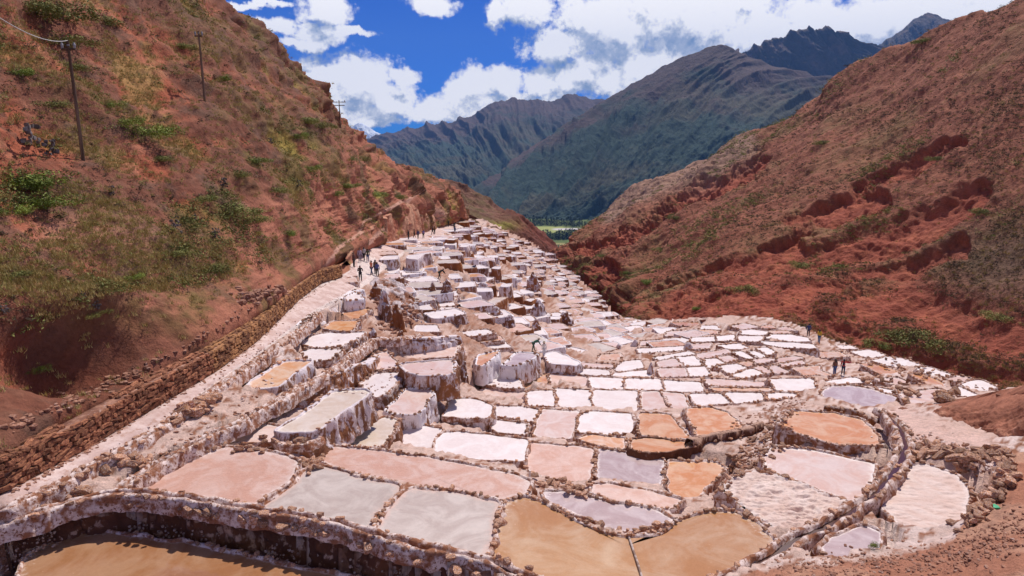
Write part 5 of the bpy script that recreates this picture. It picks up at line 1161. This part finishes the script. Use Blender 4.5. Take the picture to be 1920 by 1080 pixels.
def shrub(u, v, wpx, kind, label, group='green shrubs on the slopes'):
    p, n = hit(u, v)
    if p is None: return
    w = wpx * 1.25 * p.y / F; o = thing('shrub', label, 'shrub', p, group, random.uniform(0, 6.28)); me = BUSH[kind][random.randrange(3)][0]
    for k in range(2):
        c = obj('foliage', me, o); s = w * .46; c.scale = (s * random.uniform(.85, 1.15), s * random.uniform(.8, 1.1), s * random.uniform(.55, .75)); c.location = ((k - .5) * w * .3, random.uniform(-.2, .2) * w * .3, -.05 * w); c.rotation_euler = (0, 0, random.uniform(0, 6))
    t = obj('stem', TWIG[0], o); t.scale = (w * .18, w * .18, w * .3)
SHR = [(35,350,120,'g','big bright green shrub at the left edge, biggest of all'),(85,385,90,'g','bright green shrub just right of the biggest one at the left edge'),(20,400,70,'g','green shrub below the biggest one at the left edge'),
 (270,255,75,'g','bright green shrub right of the tall pole, on its own'),(235,235,50,'g','green shrub up left of the lone bright one by the pole'),(375,378,50,'o','olive shrub at the left of the dark pair in mid slope'),(430,405,80,'o','wide olive shrub in the middle of the lower slope'),(475,415,50,'o','small olive shrub at the right end of the mid slope group'),
 (100,35,120,'o','big dark olive shrub near the top left corner'),(60,20,60,'o','olive shrub in the top left corner'),(120,85,70,'o','olive shrub just left of the pole top'),(405,150,40,'g','green shrub by the foot of the second pole'),(200,45,60,'o','olive shrub on the upper slope right of the corner'),
 (555,258,36,'g','green shrub below the dark cliff, left'),(575,230,40,'o','dark olive shrub right under the cliff'),(580,320,38,'g','green shrub on the right shoulder of the left slope'),(485,305,40,'g','green shrub halfway along the upper right slope'),(630,365,30,'g','green shrub above the trail, left'),
 (650,350,34,'g','green shrub above the trail, middle'),(700,368,40,'g','green shrub above the trail bend'),(745,372,30,'o','olive shrub at the end of the slope above the trail'),(600,240,40,'o','olive shrub on the skyline right of the cliff'),(660,300,34,'o','olive shrub on the shoulder under the third pole'),
 (390,510,60,'o','olive shrub on the low slope above the red bank'),(320,480,56,'o','low olive shrub on the red bare patch'),(180,590,36,'o','little olive shrub with dark cactus beside it'),(70,695,34,'g','small green shrub in the dark hollow above the stone wall'),(130,130,50,'o','olive shrub under the top left power line'),
 (30,140,50,'g','yellow green shrub on the left edge, upper'),(100,200,44,'o','olive shrub left of the tall pole, mid height'),(200,200,40,'g','yellow green shrub to the right of the tall pole'),(340,90,40,'o','olive shrub near the second pole, left'),(300,300,44,'o','olive shrub under the lone bright green shrub'),
 (520,360,36,'o','olive shrub in the middle right of the left slope'),(540,440,34,'g','yellow green shrub close above the trail start'),(450,330,36,'o','olive shrub on the ridge of mid slope'),(250,520,44,'g','yellow green shrub over the hollow'),(20,520,50,'o','olive shrub at the left edge, lower'),
 (1710,640,80,'o','large olive shrub in the gully under the right red cliff'),(1655,650,44,'o','olive shrub at the left of the gully shrub'),(1215,530,30,'g','green shrub low on the right slope above the gorge'),(1180,515,22,'g','small green shrub above the gorge, left'),(1240,470,26,'o','olive shrub on the right slope left of the red scar'),
 (1310,580,22,'g','green shrub just above the far right field'),(1265,410,22,'o','small olive shrub on the right slope near the scar'),(1545,270,30,'o','olive shrub below the right skyline'),(1730,80,26,'g','yellow green shrub on the right skyline'),(1400,545,40,'o','olive shrub on the right slope over the field'),
 (1500,500,36,'o','olive shrub under the long red scar'),(1880,600,50,'o','olive shrub at the right edge above the red rocks'),(1840,400,34,'o','dark olive shrub at the right, high up'),(1760,300,30,'o','dark olive shrub upper right'),(1130,480,20,'o','olive shrub near the gorge mouth')]
for u, v, w_, k, lab in SHR: shrub(u, v, w_, {'g': 'leaf_green', 'o': 'leaf_olive'}[k], lab)
# scattered scrub and tufts: nobody could count it
def scatter(name, sh, n, tmpl, smin, smax, mask, seed, label):
    P3, uv = sh[0], sh[1]; rs = np.random.RandomState(seed); dvv = np.abs(np.gradient(uv[..., 1], axis=0)) * np.abs(np.gradient(uv[..., 0], axis=1)); wgt = (dvv * mask).ravel()
    wgt = wgt * ((uv[..., 0] > -120) & (uv[..., 0] < 2040) & (uv[..., 1] > -80)).ravel(); wgt /= wgt.sum(); idx = rs.choice(len(wgt), n, p=wgt); L_ = P3.reshape(-1, 3)[idx] + rs.normal(0, .25, (n, 3)) * [1, 1, 0]
    s = rs.uniform(smin, smax, n) * (1 + (L_[:, 1] / 160)); me = batch(name, tmpl[1], tmpl[2], L_, rs.uniform(0, 6.3, n), np.stack([s, s, s * .8], 1), tmpl[0].materials[0]); obj(name, me, None, 'stuff', label, 'plants')
Lp, Luv, Lc = LEFT; gm = fbm(Lp, .12, 5, .62, off=40); dm = fbm(Lp, .22, 5, .6)
above = (Luv[..., 1] < 650 - .28 * Luv[..., 0]) * 1.0
scatter('dry_grass', LEFT, 10000, TUFT, .16, .36, (sstep(dm, -.2, .25) + .05) * (above + .08), 1, 'dry yellow grass tufts all over the left slope')
scatter('olive_scrub', LEFT, 1500, GRN, .2, .5, (sstep(gm, .0, .3) + .02) * above, 2, 'low olive green scrub in bands on the left slope')
scatter('dark_scrub', LEFT, 700, SCR[0], .18, .42, (sstep(dm, .1, -.2) + .1) * above, 3, 'dark dry scrub and cactus on the left slope')
Rp, Ruv, Rred, Rlow = RIGHT
scatter('dark_scrub', RIGHT, 8500, SCR[1], .15, .5, (1 - .85 * sstep(Rlow, .8, .97)) * (1 - Rred * .97) * (.25 + sstep(fbm(Rp, .05, 4), -.3, .3)), 4, 'dark low scrub dotted over the right slope')
scatter('olive_scrub', RIGHT, 1500, GRN, .25, .65, (1 - Rred * .95) * sstep(fbm(Rp, .04, 4, off=5), 0, .35) * (.25 + Rlow * (1 - .9 * sstep(Rlow, .7, 1))), 5, 'olive green scrub in patches on the right slope')
scatter('dry_grass', RIGHT, 3500, TUFT, .25, .5, (1 - Rred * .9) * (.3 + Rlow), 6, 'pale dry grass on the right slope')
# cacti with thick pads
def cactus_mesh(seed):
    rs = np.random.RandomState(seed); parts = []; V0, F0 = STONES[2][1], STONES[2][2]; Vs, Fs, o_ = [], [], 0
    for i in range(26):
        h = rs.uniform(0, .9); a = rs.uniform(0, 6.28); r = rs.uniform(.05, .5) * (1 - .5 * h); s = np.array([.22, .09, .28]) * rs.uniform(.7, 1.2); c, s_ = math.cos(a), math.sin(a)
        T_ = V0 * s; Vs.append(np.stack([T_[:, 0] * c - T_[:, 1] * s_, T_[:, 0] * s_ + T_[:, 1] * c, T_[:, 2]], 1) + [r * math.cos(a), r * math.sin(a), h]); Fs.append(F0 + o_); o_ += len(V0)
    return mesh_np('cactus_pads', np.concatenate(Vs), np.concatenate(Fs), M['cactus'], smooth=False)
CM = [cactus_mesh(i) for i in range(2)]
for u, v, w_, lab in [(155,560,26,'dark grey cactus on the low left slope, left of its neighbour'),(182,580,24,'dark grey cactus on the low left slope beside an olive shrub'),(210,365,24,'grey cactus clump on the slope below the tall pole'),(60,275,60,'wide dark cactus clump left of the tall pole foot'),(100,290,40,'dark cactus clump near the foot of the tall pole'),
    (330,435,34,'grey cactus with upright pads above the red bank'),(405,445,26,'small grey cactus at the right of the red bank'),(365,415,18,'round grey cactus in mid slope'),(420,350,24,'dark cactus by the olive shrubs of mid slope'),(8,590,26,'pale spiky plant at the left edge above the hollow'),(508,270,16,'small dark cactus high on the left slope'),(560,350,18,'small dark cactus near the shoulder')]:
    p, n = hit(u, v)
    if p:
        o = thing('cactus', lab, 'cactus', p, 'cacti on the left slope', random.random() * 6); c = obj('pads', random.choice(CM), o); s = w_ * p.y / F * .9; c.scale = (s, s, s * .8)
# rubble
def rubble(pts, n, smin, smax, label, mat='rock', seed=1, spread=8):
    rs = random.Random(seed); L_ = []
    for i in range(n):
        a = rs.random() * (len(pts) - 1); k = int(a); f = a - k; u = pts[k][0] * (1 - f) + pts[k + 1][0] * f + rs.gauss(0, spread); v = pts[k][1] * (1 - f) + pts[k + 1][1] * f + rs.gauss(0, spread * .6); p, _ = hit(u, v)
        if p: L_.append((p.x, p.y, p.z, rs.uniform(smin, smax)))
    L_ = np.array(L_); obj('rubble', batch('rubble', STONES[1][1], STONES[1][2], L_[:, :3], RS.uniform(0, 6, len(L_)), L_[:, 3] * 1.1, M[mat]), None, 'stuff', label, 'rubble')
rubble([(450,555),(490,552),(530,545)], 90, .2, .6, 'loose ochre blocks lying on the bank at the bend above the wall', seed=1, spread=9)
rubble([(20,800),(90,770),(150,745),(230,715),(300,695)], 110, .08, .32, 'loose red stones on the bank behind the dry stone wall', seed=2, spread=12)
rubble([(170,740),(230,705),(330,660),(430,600),(520,540)], 80, .1, .3, 'broken stones strewn on top of the dry stone wall', seed=3, spread=6)
rubble([(1450,1075),(1600,1065),(1750,1050),(1850,1030),(1900,980)], 900, .03, .13, 'small gravel on the bare soil at the bottom right', 'soil_stone' if 'soil_stone' in M else 'rock', seed=4, spread=26)
rubble([(700,560),(760,590),(720,620),(770,560)], 120, .2, .6, 'broken blocks on the brown eroded slope amid the terraces', seed=5, spread=14)
rubble([(1560,650),(1650,690),(1750,705),(1880,735)], 60, .1, .3, 'fallen red rocks along the field edge under the right cliff', seed=6, spread=5)
rubble([(240,880),(300,850),(380,800),(450,760),(520,700)], 90, .06, .2, 'crumbled crust between the channel and the front pond', 'rim', seed=8, spread=14)
p, _ = hit(1645, 1030)
if p:
    o = thing('weed', 'tiny bright green weed at the edge of the small lilac puddle pond', 'weed', p); c = obj('leaves', BUSH['leaf_green'][0][0], o); c.scale = (.28, .2, .22)
rubble([(20,925),(150,852),(280,772),(400,702),(480,644),(560,564),(610,530)], 420, .04, .16, 'loose stones fallen along the foot of the dry stone wall', seed=11, spread=4)
rubble([(40,945),(150,882),(300,795),(400,720),(480,664),(545,618),(640,556)], 170, .04, .15, 'crumbled salt and pebbles along the right edge of the pale path', 'rim', seed=12, spread=5)
rubble([(1345,930),(1375,890),(1420,850),(1450,800),(1500,755),(1440,770),(1380,800)], 420, .05, .2, 'stones and crusts scattered over the stony path near the glossy orange pond', seed=13, spread=12)
rubble([(1660,800),(1720,820),(1800,850),(1860,880),(1700,830)], 260, .05, .2, 'broken crusts on the pink slope below the earth mound', 'rim', seed=14, spread=14)
rubble([(620,650),(700,660),(760,720),(700,740),(640,720),(900,700),(960,720)], 120, .06, .2, 'broken salt crusts between the walled ponds left of centre', 'rim', seed=15, spread=16)
# ------------------------------------------------------------------ trees in the far valley
def tree_meshes(seed, tall):
    rs = np.random.RandomState(seed); n = 90; V, Fs = [], []
    for i in range(n):
        t = rs.uniform(.08, 1); r = (.16 if tall else .34) * (math.sin(min(t, .999) * math.pi) ** .6) * rs.uniform(.3, 1.1); a = rs.uniform(0, 6.28); p = np.array([r * math.cos(a), r * math.sin(a), t]); s = rs.uniform(.05, .13)
        q = rs.normal(0, 1, (3, 3)); q /= np.linalg.norm(q, axis=1, keepdims=True); o_ = len(V); V += [p + q[0] * s, p + q[1] * s, p + q[2] * s]; Fs.append([o_, o_ + 1, o_ + 2])
    cr_ = mesh_np('tree_crown', np.array(V), np.array(Fs), M['leaf_tree'], smooth=False)
    a = np.linspace(0, 2 * math.pi, 7)[:-1]; TV = np.concatenate([np.stack([np.cos(a) * r, np.sin(a) * r, np.full(6, h)], 1) for r, h in ((.03, -.05), (.015, .6))]); i = np.arange(6); TF = np.stack([i, np.roll(i, -1), np.roll(i, -1) + 6, i + 6], 1)
    return cr_, mesh_np('tree_trunk', TV, TF, M['wood'])
def nth(i):
    n = i + 1; return str(n) + ('th' if 10 < n % 100 < 14 else {1: 'st', 2: 'nd', 3: 'rd'}.get(n % 10, 'th'))
TM = [tree_meshes(i, i < 3) for i in range(5)]
rs = random.Random(4)
def far_tree(u, v, hpx, label, group):
    z = -388; D = z / float(tray(v)); p = unp(u, v, D); h = hpx * D / F; c_, t_ = TM[rs.randrange(5)]
    o = thing('valley_tree', label, 'tree', p.tolist(), group, rs.random() * 6); a = obj('crown', c_, o); b = obj('trunk', t_, o)
    for x in (a, b): x.scale = (h * rs.uniform(.8, 1.2), h, h)
for i in range(46): far_tree(1003 + i * 1.75 + rs.uniform(-.6, .6), 450 + rs.uniform(-1, 2) - i * .05, rs.uniform(10, 20), '%s dark tree from the left in the thick valley row' % nth(i), 'trees in the near valley row')
for i in range(56): far_tree(975 + i * 2.3 + rs.uniform(-.9, .9), 423 + rs.uniform(-2, 2) + max(0, (i - 30)) * .1, rs.uniform(8, 19), '%s dark tree from the left at the foot of the green mountain' % nth(i), 'trees in the far valley row')
for i in range(26): far_tree(1012 + i * 2.6 + rs.uniform(-1, 1), 466 + rs.uniform(-4, 5), rs.uniform(5, 11), '%s small tree from the left round the yellow valley field' % nth(i), 'trees round the yellow field')
# ------------------------------------------------------------------ poles and wires
def tube(pts, r, mat, name, sides=8):
    pts = np.array(pts, float); rr_ = np.broadcast_to(r, len(pts)); d = np.gradient(pts, axis=0); d /= np.linalg.norm(d, axis=1, keepdims=True); up = np.array([0, 0, 1.]) if abs(d[0][2]) < .9 else np.array([1., 0, 0])
    a = np.cross(d, up); a /= np.linalg.norm(a, axis=1, keepdims=True); b = np.cross(d, a); t = np.linspace(0, 2 * math.pi, sides, endpoint=False)
    V = pts[:, None] + rr_[:, None, None] * (np.cos(t)[None, :, None] * a[:, None] + np.sin(t)[None, :, None] * b[:, None]); i = np.arange(len(pts) * sides).reshape(len(pts), sides); j = np.roll(i, -1, 1)
    Fq = [tuple(int(q) for q in f) for f in np.stack([i[:-1], j[:-1], j[1:], i[1:]], -1).reshape(-1, 4)] + [tuple(int(q) for q in i[0][::-1]), tuple(int(q) for q in i[-1])]
    me = bpy.data.meshes.new(name); me.from_pydata(V.reshape(-1, 3).tolist(), [], Fq); me.materials.append(mat); me.update(); return me
def pole(u, vb, vt, label, arm, D=None):
    p, _ = hit(u, vb); D = p.y if p else D; p = unp(u, vb, D); h = (float(tray(vt)) - float(tray(vb))) * D
    o = thing('power_pole', label, 'power pole', p.tolist(), 'wooden power poles'); obj('pole', tube([(0, 0, -.5), (.02, 0, h * .5), (0, 0, h)], [.11, .10, .08], M['wood'], 'pole'), o)
    if arm:
        c = obj('crossarm', tube([(-arm, 0, h * .93), (arm, 0, h * .93)], .08, M['wood'], 'crossarm', 6), o)
        if arm > 1: obj('crossarm', tube([(-arm * .8, 0, h * .8), (arm * .8, 0, h * .8)], .08, M['wood'], 'crossarm', 6), o)
        for s in (-1, 0, 1): obj('insulator', tube([(s * arm * .85, 0, h * .93), (s * arm * .85, 0, h * .93 + .25), (s * arm * .85, 0, h * .93 + .4)], [.05, .09, .03], M['metal'], 'insulator', 8), o)
    return p + [0, 0, h]
t1 = pole(156, 300, 76, 'tall thin weathered pole on the left hillside, nearest of the three', .45)
t2 = pole(384, 190, 58, 'slender pole high on the left hillside, hard to see against red rock', .35)
t3 = pole(638, 236, 188, 'pole with two crossarms standing against the sky on the left ridge', 1.3, 150)
a = unp(-60, -8, 24); ww = [(a * (1 - t) + t1 * t) - np.array([0, 0, .5 * 4 * t * (1 - t)]) for t in np.linspace(0, 1, 24)]
ww = np.array(ww); o = obj('power_line', tube(ww - ww[0], .022, M['wire'], 'wire', 5), None, None, 'pale power line running from the upper left to the nearest pole', 'cable'); o.location = ww[0].tolist()
# sticks
def stick(p0, p1, r, name, label, cat, mat):
    p0 = np.array(p0); o = obj(name, tube([(0, 0, 0), ((np.array(p1) - p0) * .5 + [.01, 0, .01]).tolist(), (np.array(p1) - p0).tolist()], [r, r * 1.1, r * .8], mat, name), None, None, label, cat); o.location = p0.tolist()
zt = -13.4 + .04
stick(on_level([(1179, 1006)], zt)[0], on_level([(1212, 1110)], zt)[0], .04, 'dividing_stick', 'long straight stick lying across the tan brine between the two bottom ponds', 'stick', noise_mat('salt_dusted_wood', (.25,.16,.12), (.5,.4,.36), 5, .9))
q = unp(991, 930, float(gD(1000, 915))); stick(q, q + np.array([.05, 0, 1.25]), .05, 'marker_post', 'slim white post at the corner of the square pink pond', 'post', plain('white_painted_wood', (.7, .62, .6), .7))
# plastic scraps
for u, v, c_, lab in [(1862, 952, (.02, .35, .15), 'small crumpled green plastic scrap on the bare bank'), (1704, 866, (.6, .15, .2), 'small crumpled red and white scrap beside the curved channel')]:
    p, _ = hit(u, v); o = obj('plastic_scrap', mesh_np('scrap', STONES[3][1] * np.array([1, 1.3, .5]), STONES[3][2], plain('scrap_plastic', c_, .5), smooth=False), None, None, lab, 'litter'); o.location = p + Vector((0, 0, .05)); o.scale = (.28,) * 3
# ------------------------------------------------------------------ people
def skin(name, V, E, R, mat, lvl=1):
    me = bpy.data.meshes.new(name); me.from_pydata(V, E, []); o = bpy.data.objects.new(name, me); COL.objects.link(o)
    m = o.modifiers.new('s', 'SKIN'); s = o.modifiers.new('u', 'SUBSURF'); s.levels = lvl
    for i, r in enumerate(R): me.skin_vertices[0].data[i].radius = (r, r) if not isinstance(r, tuple) else r
    me.skin_vertices[0].data[0].use_root = True
    dg = bpy.context.evaluated_depsgraph_get(); m2 = bpy.data.meshes.new_from_object(o.evaluated_get(dg)); bpy.data.objects.remove(o); m2.name = name; m2.materials.clear(); m2.materials.append(mat)
    m2.polygons.foreach_set('use_smooth', [True] * len(m2.polygons)); return m2
def joints(pose):
    lean, la, ra, lstep, rstep, bend = pose
    hip = Vector((0, 0, .93)); d = Vector((0, -math.sin(bend), math.cos(bend))); J = {'hip': hip}
    J['waist'] = hip + d * .14; J['chest'] = hip + d * .34; J['neck'] = hip + d * .52; J['chin'] = J['neck'] + d * .07 + Vector((0, -.02, 0)); J['head'] = J['neck'] + d * .15 + Vector((0, -.01, 0)); J['crown'] = J['neck'] + d * .24
    for s, arm, st in ((-1, la, lstep), (1, ra, rstep)):
        sh_ = J['neck'] + Vector((s * .19, 0, -.05)); k = 'l' if s < 0 else 'r'; J[k + 'sh'] = sh_
        ux, uy, uz = arm[0]; fx, fy, fz = arm[1]; J[k + 'el'] = sh_ + Vector((s * ux, uy, uz)).normalized() * .28; J[k + 'wr'] = J[k + 'el'] + Vector((s * fx, fy, fz)).normalized() * .25; J[k + 'ha'] = J[k + 'wr'] + Vector((s * fx, fy, fz)).normalized() * .11
        J[k + 'hp'] = hip + Vector((s * .09, 0, -.04)); J[k + 'kn'] = Vector((s * .10, st * .5 - abs(st) * .12, .50)); J[k + 'an'] = Vector((s * .11, st, .09)); J[k + 'to'] = Vector((s * .13, st - .15, .03))
    return J
DOWN = ((.18, 0, -1), (.05, -.15, -1)); CAM_ = ((.3, -.3, -1), (-.5, -1, .6)); PNT = ((.9, -.3, .1), (1, -.3, .15)); HIPA = ((.8, .2, -1), (-.7, -.2, -.7)); REACH = ((.1, -.7, -1), (0, -.6, -1))
POSES = {'stand': (0, DOWN, DOWN, 0, .04, .02), 'walk': (0, ((.1, .35, -1), (.05, .1, -1)), ((.1, -.35, -1), (.05, -.6, -1)), .26, -.24, .06), 'camera': (0, CAM_, CAM_, .04, -.04, .05), 'point': (0, PNT, DOWN, .05, -.05, .03), 'hips': (0, DOWN, HIPA, .08, -.06, 0), 'bend': (0, REACH, REACH, .18, -.15, 1.1)}
def pmat(c): 
    k = 'cloth_%02d%02d%02d' % tuple(int(x * 99) for x in c)
    return bpy.data.materials.get(k) or plain(k, c, .85)
SKINM = plain('skin', (.32, .17, .11), .6); HAIR = plain('dark_hair', (.02, .012, .01), .6); SHOE = plain('dark_shoes', (.03, .025, .025), .7)
def person(u, v, facing, pose, top, bottom, label, extra=None, longhair=False, h=1.68, lvl=1, D=None):
    p, _ = hit(u, v)
    if D: p = Vector(unp(u, v, D).tolist())
    if p is None: return
    J = joints(POSES[pose]); o = thing('person', label, 'person', p, None, facing); k = h / 1.72
    names = ['hip', 'waist', 'chest', 'neck', 'chin', 'head', 'crown', 'lsh', 'lel', 'lwr', 'lha', 'rsh', 'rel', 'rwr', 'rha', 'lhp', 'lkn', 'lan', 'lto', 'rhp', 'rkn', 'ran', 'rto']; ix = {n: i for i, n in enumerate(names)}
    E = [('hip', 'waist'), ('waist', 'chest'), ('chest', 'neck'), ('neck', 'chin'), ('chin', 'head'), ('head', 'crown'), ('neck', 'lsh'), ('lsh', 'lel'), ('lel', 'lwr'), ('lwr', 'lha'), ('neck', 'rsh'), ('rsh', 'rel'), ('rel', 'rwr'), ('rwr', 'rha'), ('hip', 'lhp'), ('lhp', 'lkn'), ('lkn', 'lan'), ('lan', 'lto'), ('hip', 'rhp'), ('rhp', 'rkn'), ('rkn', 'ran'), ('ran', 'rto')]
    rad = dict(hip=.12, waist=.105, chest=.125, neck=.05, chin=.065, head=.088, crown=.05, lsh=.055, lel=.038, lwr=.026, lha=.03, lhp=.08, lkn=.052, lan=.036, lto=.035)
    R = [rad.get(n, rad.get('l' + n[1:])) for n in names]
    b = obj('body', skin('body', [J[n] for n in names], [(ix[a_], ix[b_]) for a_, b_ in E], R, SKINM, lvl), o); b.scale = (k,) * 3
    def part(nm, ns, es, rs_, mat):
        i2 = {n: i for i, n in enumerate(ns)}; q = obj(nm, skin(nm, [J[n] for n in ns], [(i2[a_], i2[b_]) for a_, b_ in es], rs_, mat, lvl), o); q.scale = (k,) * 3; return q
    part('shirt', ['hip', 'waist', 'chest', 'neck', 'lsh', 'lel', 'rsh', 'rel'] + ['lwr', 'rwr'], [('hip', 'waist'), ('waist', 'chest'), ('chest', 'neck'), ('neck', 'lsh'), ('lsh', 'lel'), ('neck', 'rsh'), ('rsh', 'rel'), ('lel', 'lwr'), ('rel', 'rwr')], [.142, .135, .155, .07, .075, .055, .075, .055, .04, .04], pmat(top))
    part('trousers', ['hip', 'lhp', 'lkn', 'lan', 'rhp', 'rkn', 'ran'], [('hip', 'lhp'), ('lhp', 'lkn'), ('lkn', 'lan'), ('hip', 'rhp'), ('rhp', 'rkn'), ('rkn', 'ran')], [.14, .098, .07, .052, .098, .07, .052], pmat(bottom))
    for s in 'lr': part('shoe', [s + 'an', s + 'to'], [(s + 'an', s + 'to')], [.05, .045], SHOE)
    c_, h_ = J['crown'], J['head']; bk = Vector((0, .035, 0)); hv = [h_ + bk, c_ + bk * .4 + Vector((0, 0, .02))] + ([J['neck'] + Vector((0, .09, .02)), J['chest'] + Vector((0, .14, .08))] if longhair else [J['chin'] + Vector((0, .06, .03))])
    q = obj('hair', skin('hair', hv, [(0, 1), (0, 2)] + ([(2, 3)] if longhair else []), [.093, .065, .06] + ([.05] if longhair else []), HAIR, lvl), o); q.scale = (k,) * 3
    if extra == 'hat':
        a_ = np.linspace(0, 2 * math.pi, 17)[:-1]; Vh = []
        for r_, z_ in ((.19, 0), (.185, .012), (.10, .02), (.095, .10), (.06, .13), (.0, .135)): Vh += [(r_ * math.cos(t), r_ * math.sin(t), z_) for t in a_]
        i = np.arange(96).reshape(6, 16); j = np.roll(i, -1, 1); q = obj('hat', mesh_np('hat', Vh, np.stack([i[:-1], j[:-1], j[1:], i[1:]], -1).reshape(-1, 4), pmat((.55, .45, .33))), o); q.location = (J['head'] + Vector((0, 0, .05))) * k
    if extra in ('pack', 'packw'):
        q = obj('backpack', skin('backpack', [J['chest'] + Vector((0, .19, .1)), J['waist'] + Vector((0, .2, .02))], [(0, 1)], [.12, .13], pmat((.55, .55, .6) if extra == 'packw' else (.03, .03, .05)), lvl), o); q.scale = (k,) * 3
    return o
N_, NV, WH, BK, RD, BR_, PK = (.04, .05, .11), (.03, .05, .16), (.62, .6, .6), (.015, .015, .02), (.45, .02, .02), (.16, .08, .05), (.5, .08, .2)
person(676, 528, .4, 'camera', BK, BK, 'person in black with a pale backpack, nearest of the crowd on the path', 'packw')
person(708, 519, 2.9, 'stand', (.10, .12, .30), (.05, .045, .04), 'person in a blue shirt and dark trousers at the brink of the brown bank')
person(697, 516, -.6, 'walk', (.55, .20, .12), (.05, .08, .15), 'person in an orange top and jeans beside the one in a blue shirt')
person(704, 514, -2.2, 'stand', BR_, BK, 'person in brown half hidden behind the one in a blue shirt')
person(690, 492, 3.0, 'stand', (.08, .08, .04), NV, 'person in dark green with navy trousers standing apart behind the crowd')
person(683, 489, 2.8, 'walk', WH, BK, 'person in a white top and black trousers in the crowd on the path')
person(680, 482, 3.1, 'stand', PK, (.10, .05, .12), 'person in a bright pink top at the back of the crowd')
person(672, 485, 2.7, 'stand', NV, BK, 'person in navy at the left of the crowd on the path', 'pack')
person(675, 492, .2, 'stand', (.42, .34, .45), (.25, .2, .25), 'person in lilac grey clothes in the middle of the crowd')
person(664, 501, 1.2, 'stand', (.13, .05, .04), BK, 'person in dark red brown next to the end of the stone wall')
person(676, 474, 3.3, 'stand', (.10, .02, .05), BK, 'person in maroon, farthest of the crowd on the path', h=1.6)
for u, v, f_, ps, t_, b_, lab in [(766,449,1.2,'stand',BK,BK,'person in black, first from the left on the upper path below the bluff'),(777,446,2.0,'walk',BR_,BK,'person in brown, second from the left on the upper path'),(784,448,.4,'stand',NV,BK,'person in navy, third from the left on the upper path'),
    (794,447,2.8,'stand',(.2,.15,.35),BK,'person in violet at the brink of the upper path'),(811,440,1.5,'walk',BK,BK,'person in black walking up the upper path'),(815,439,4,'stand',(.2,.1,.05),BK,'person in dark brown beside the one walking up the upper path')]: person(u, v, f_, ps, t_, b_, lab)
for u, v, f_, t_, lab in [(841,425,1,BK,'person in black at the left of the group at the path end'),(851,427,2,(.25,.05,.04),'person in dark red in the middle of the group at the path end'),(852,430,3,BK,'person in black in front of the group at the path end'),(859,422,1,(.3,.1,.08),'person in rust brown at the right of the group at the path end'),(853,438,2.5,NV,'person in navy below the group at the path end')]: person(u, v, f_, 'stand', t_, BK, lab)
person(886, 512, 1.0, 'bend', NV, NV, 'salt worker in blue bending over a terrace in the jumble')
person(824, 523, 2.0, 'bend', BK, (.02, .03, .02), 'salt worker in black crouching at a brown block in the jumble')
person(1000, 659, 1.8, 'bend', (.04, .14, .10), (.05, .1, .08), 'salt worker in green bending beside the tall fluted wall', 'hat')
person(1020, 668, 0.2, 'stand', WH, (.5, .5, .55), 'person in white with a hat behind the white oval pond', 'hat', h=1.5)
person(1515, 632, 2.9, 'stand', NV, (.05, .03, .05), 'person in navy standing on the far walled edge, leftmost of the four walkers', D=78)
person(1535, 644, 2.5, 'walk', (.55, .36, .04), (.02, .09, .22), 'person in a yellow and green top with blue trousers on the far walled edge', longhair=True, D=76)
person(1564, 704, 3.4, 'stand', (.16, .07, .05), (.06, .10, .26), 'person with long dark hair in brown jacket and jeans beside the one in red', longhair=True)
person(1580, 704, 2.6, 'point', RD, (.03, .05, .10), 'person in a red jacket with one arm stretched out, carrying a dark bag', 'pack', longhair=True)
# ------------------------------------------------------------------ haze
hv_ = [(-16000, -200, -480), (16000, -200, -480), (16000, 26000, -480), (-16000, 26000, -480), (-16000, -200, 3600), (16000, -200, 3600), (16000, 26000, 3600), (-16000, 26000, 3600)]
hm = bpy.data.meshes.new('haze'); hm.from_pydata(hv_, [], [(0, 3, 2, 1), (4, 5, 6, 7), (0, 1, 5, 4), (1, 2, 6, 5), (2, 3, 7, 6), (3, 0, 4, 7)])
hmat = bpy.data.materials.new('haze_air'); hmat.use_nodes = True; t = hmat.node_tree; t.nodes.clear(); ou = t.nodes.new('ShaderNodeOutputMaterial'); pv = t.nodes.new('ShaderNodeVolumePrincipled')
pv.inputs['Color'].default_value = (.20, .46, 1, 1); pv.inputs['Density'].default_value = HAZE; pv.inputs['Anisotropy'].default_value = 0.0; t.links.new(pv.outputs[0], ou.inputs['Volume']); hm.materials.append(hmat)
obj('haze', hm, None, 'stuff')
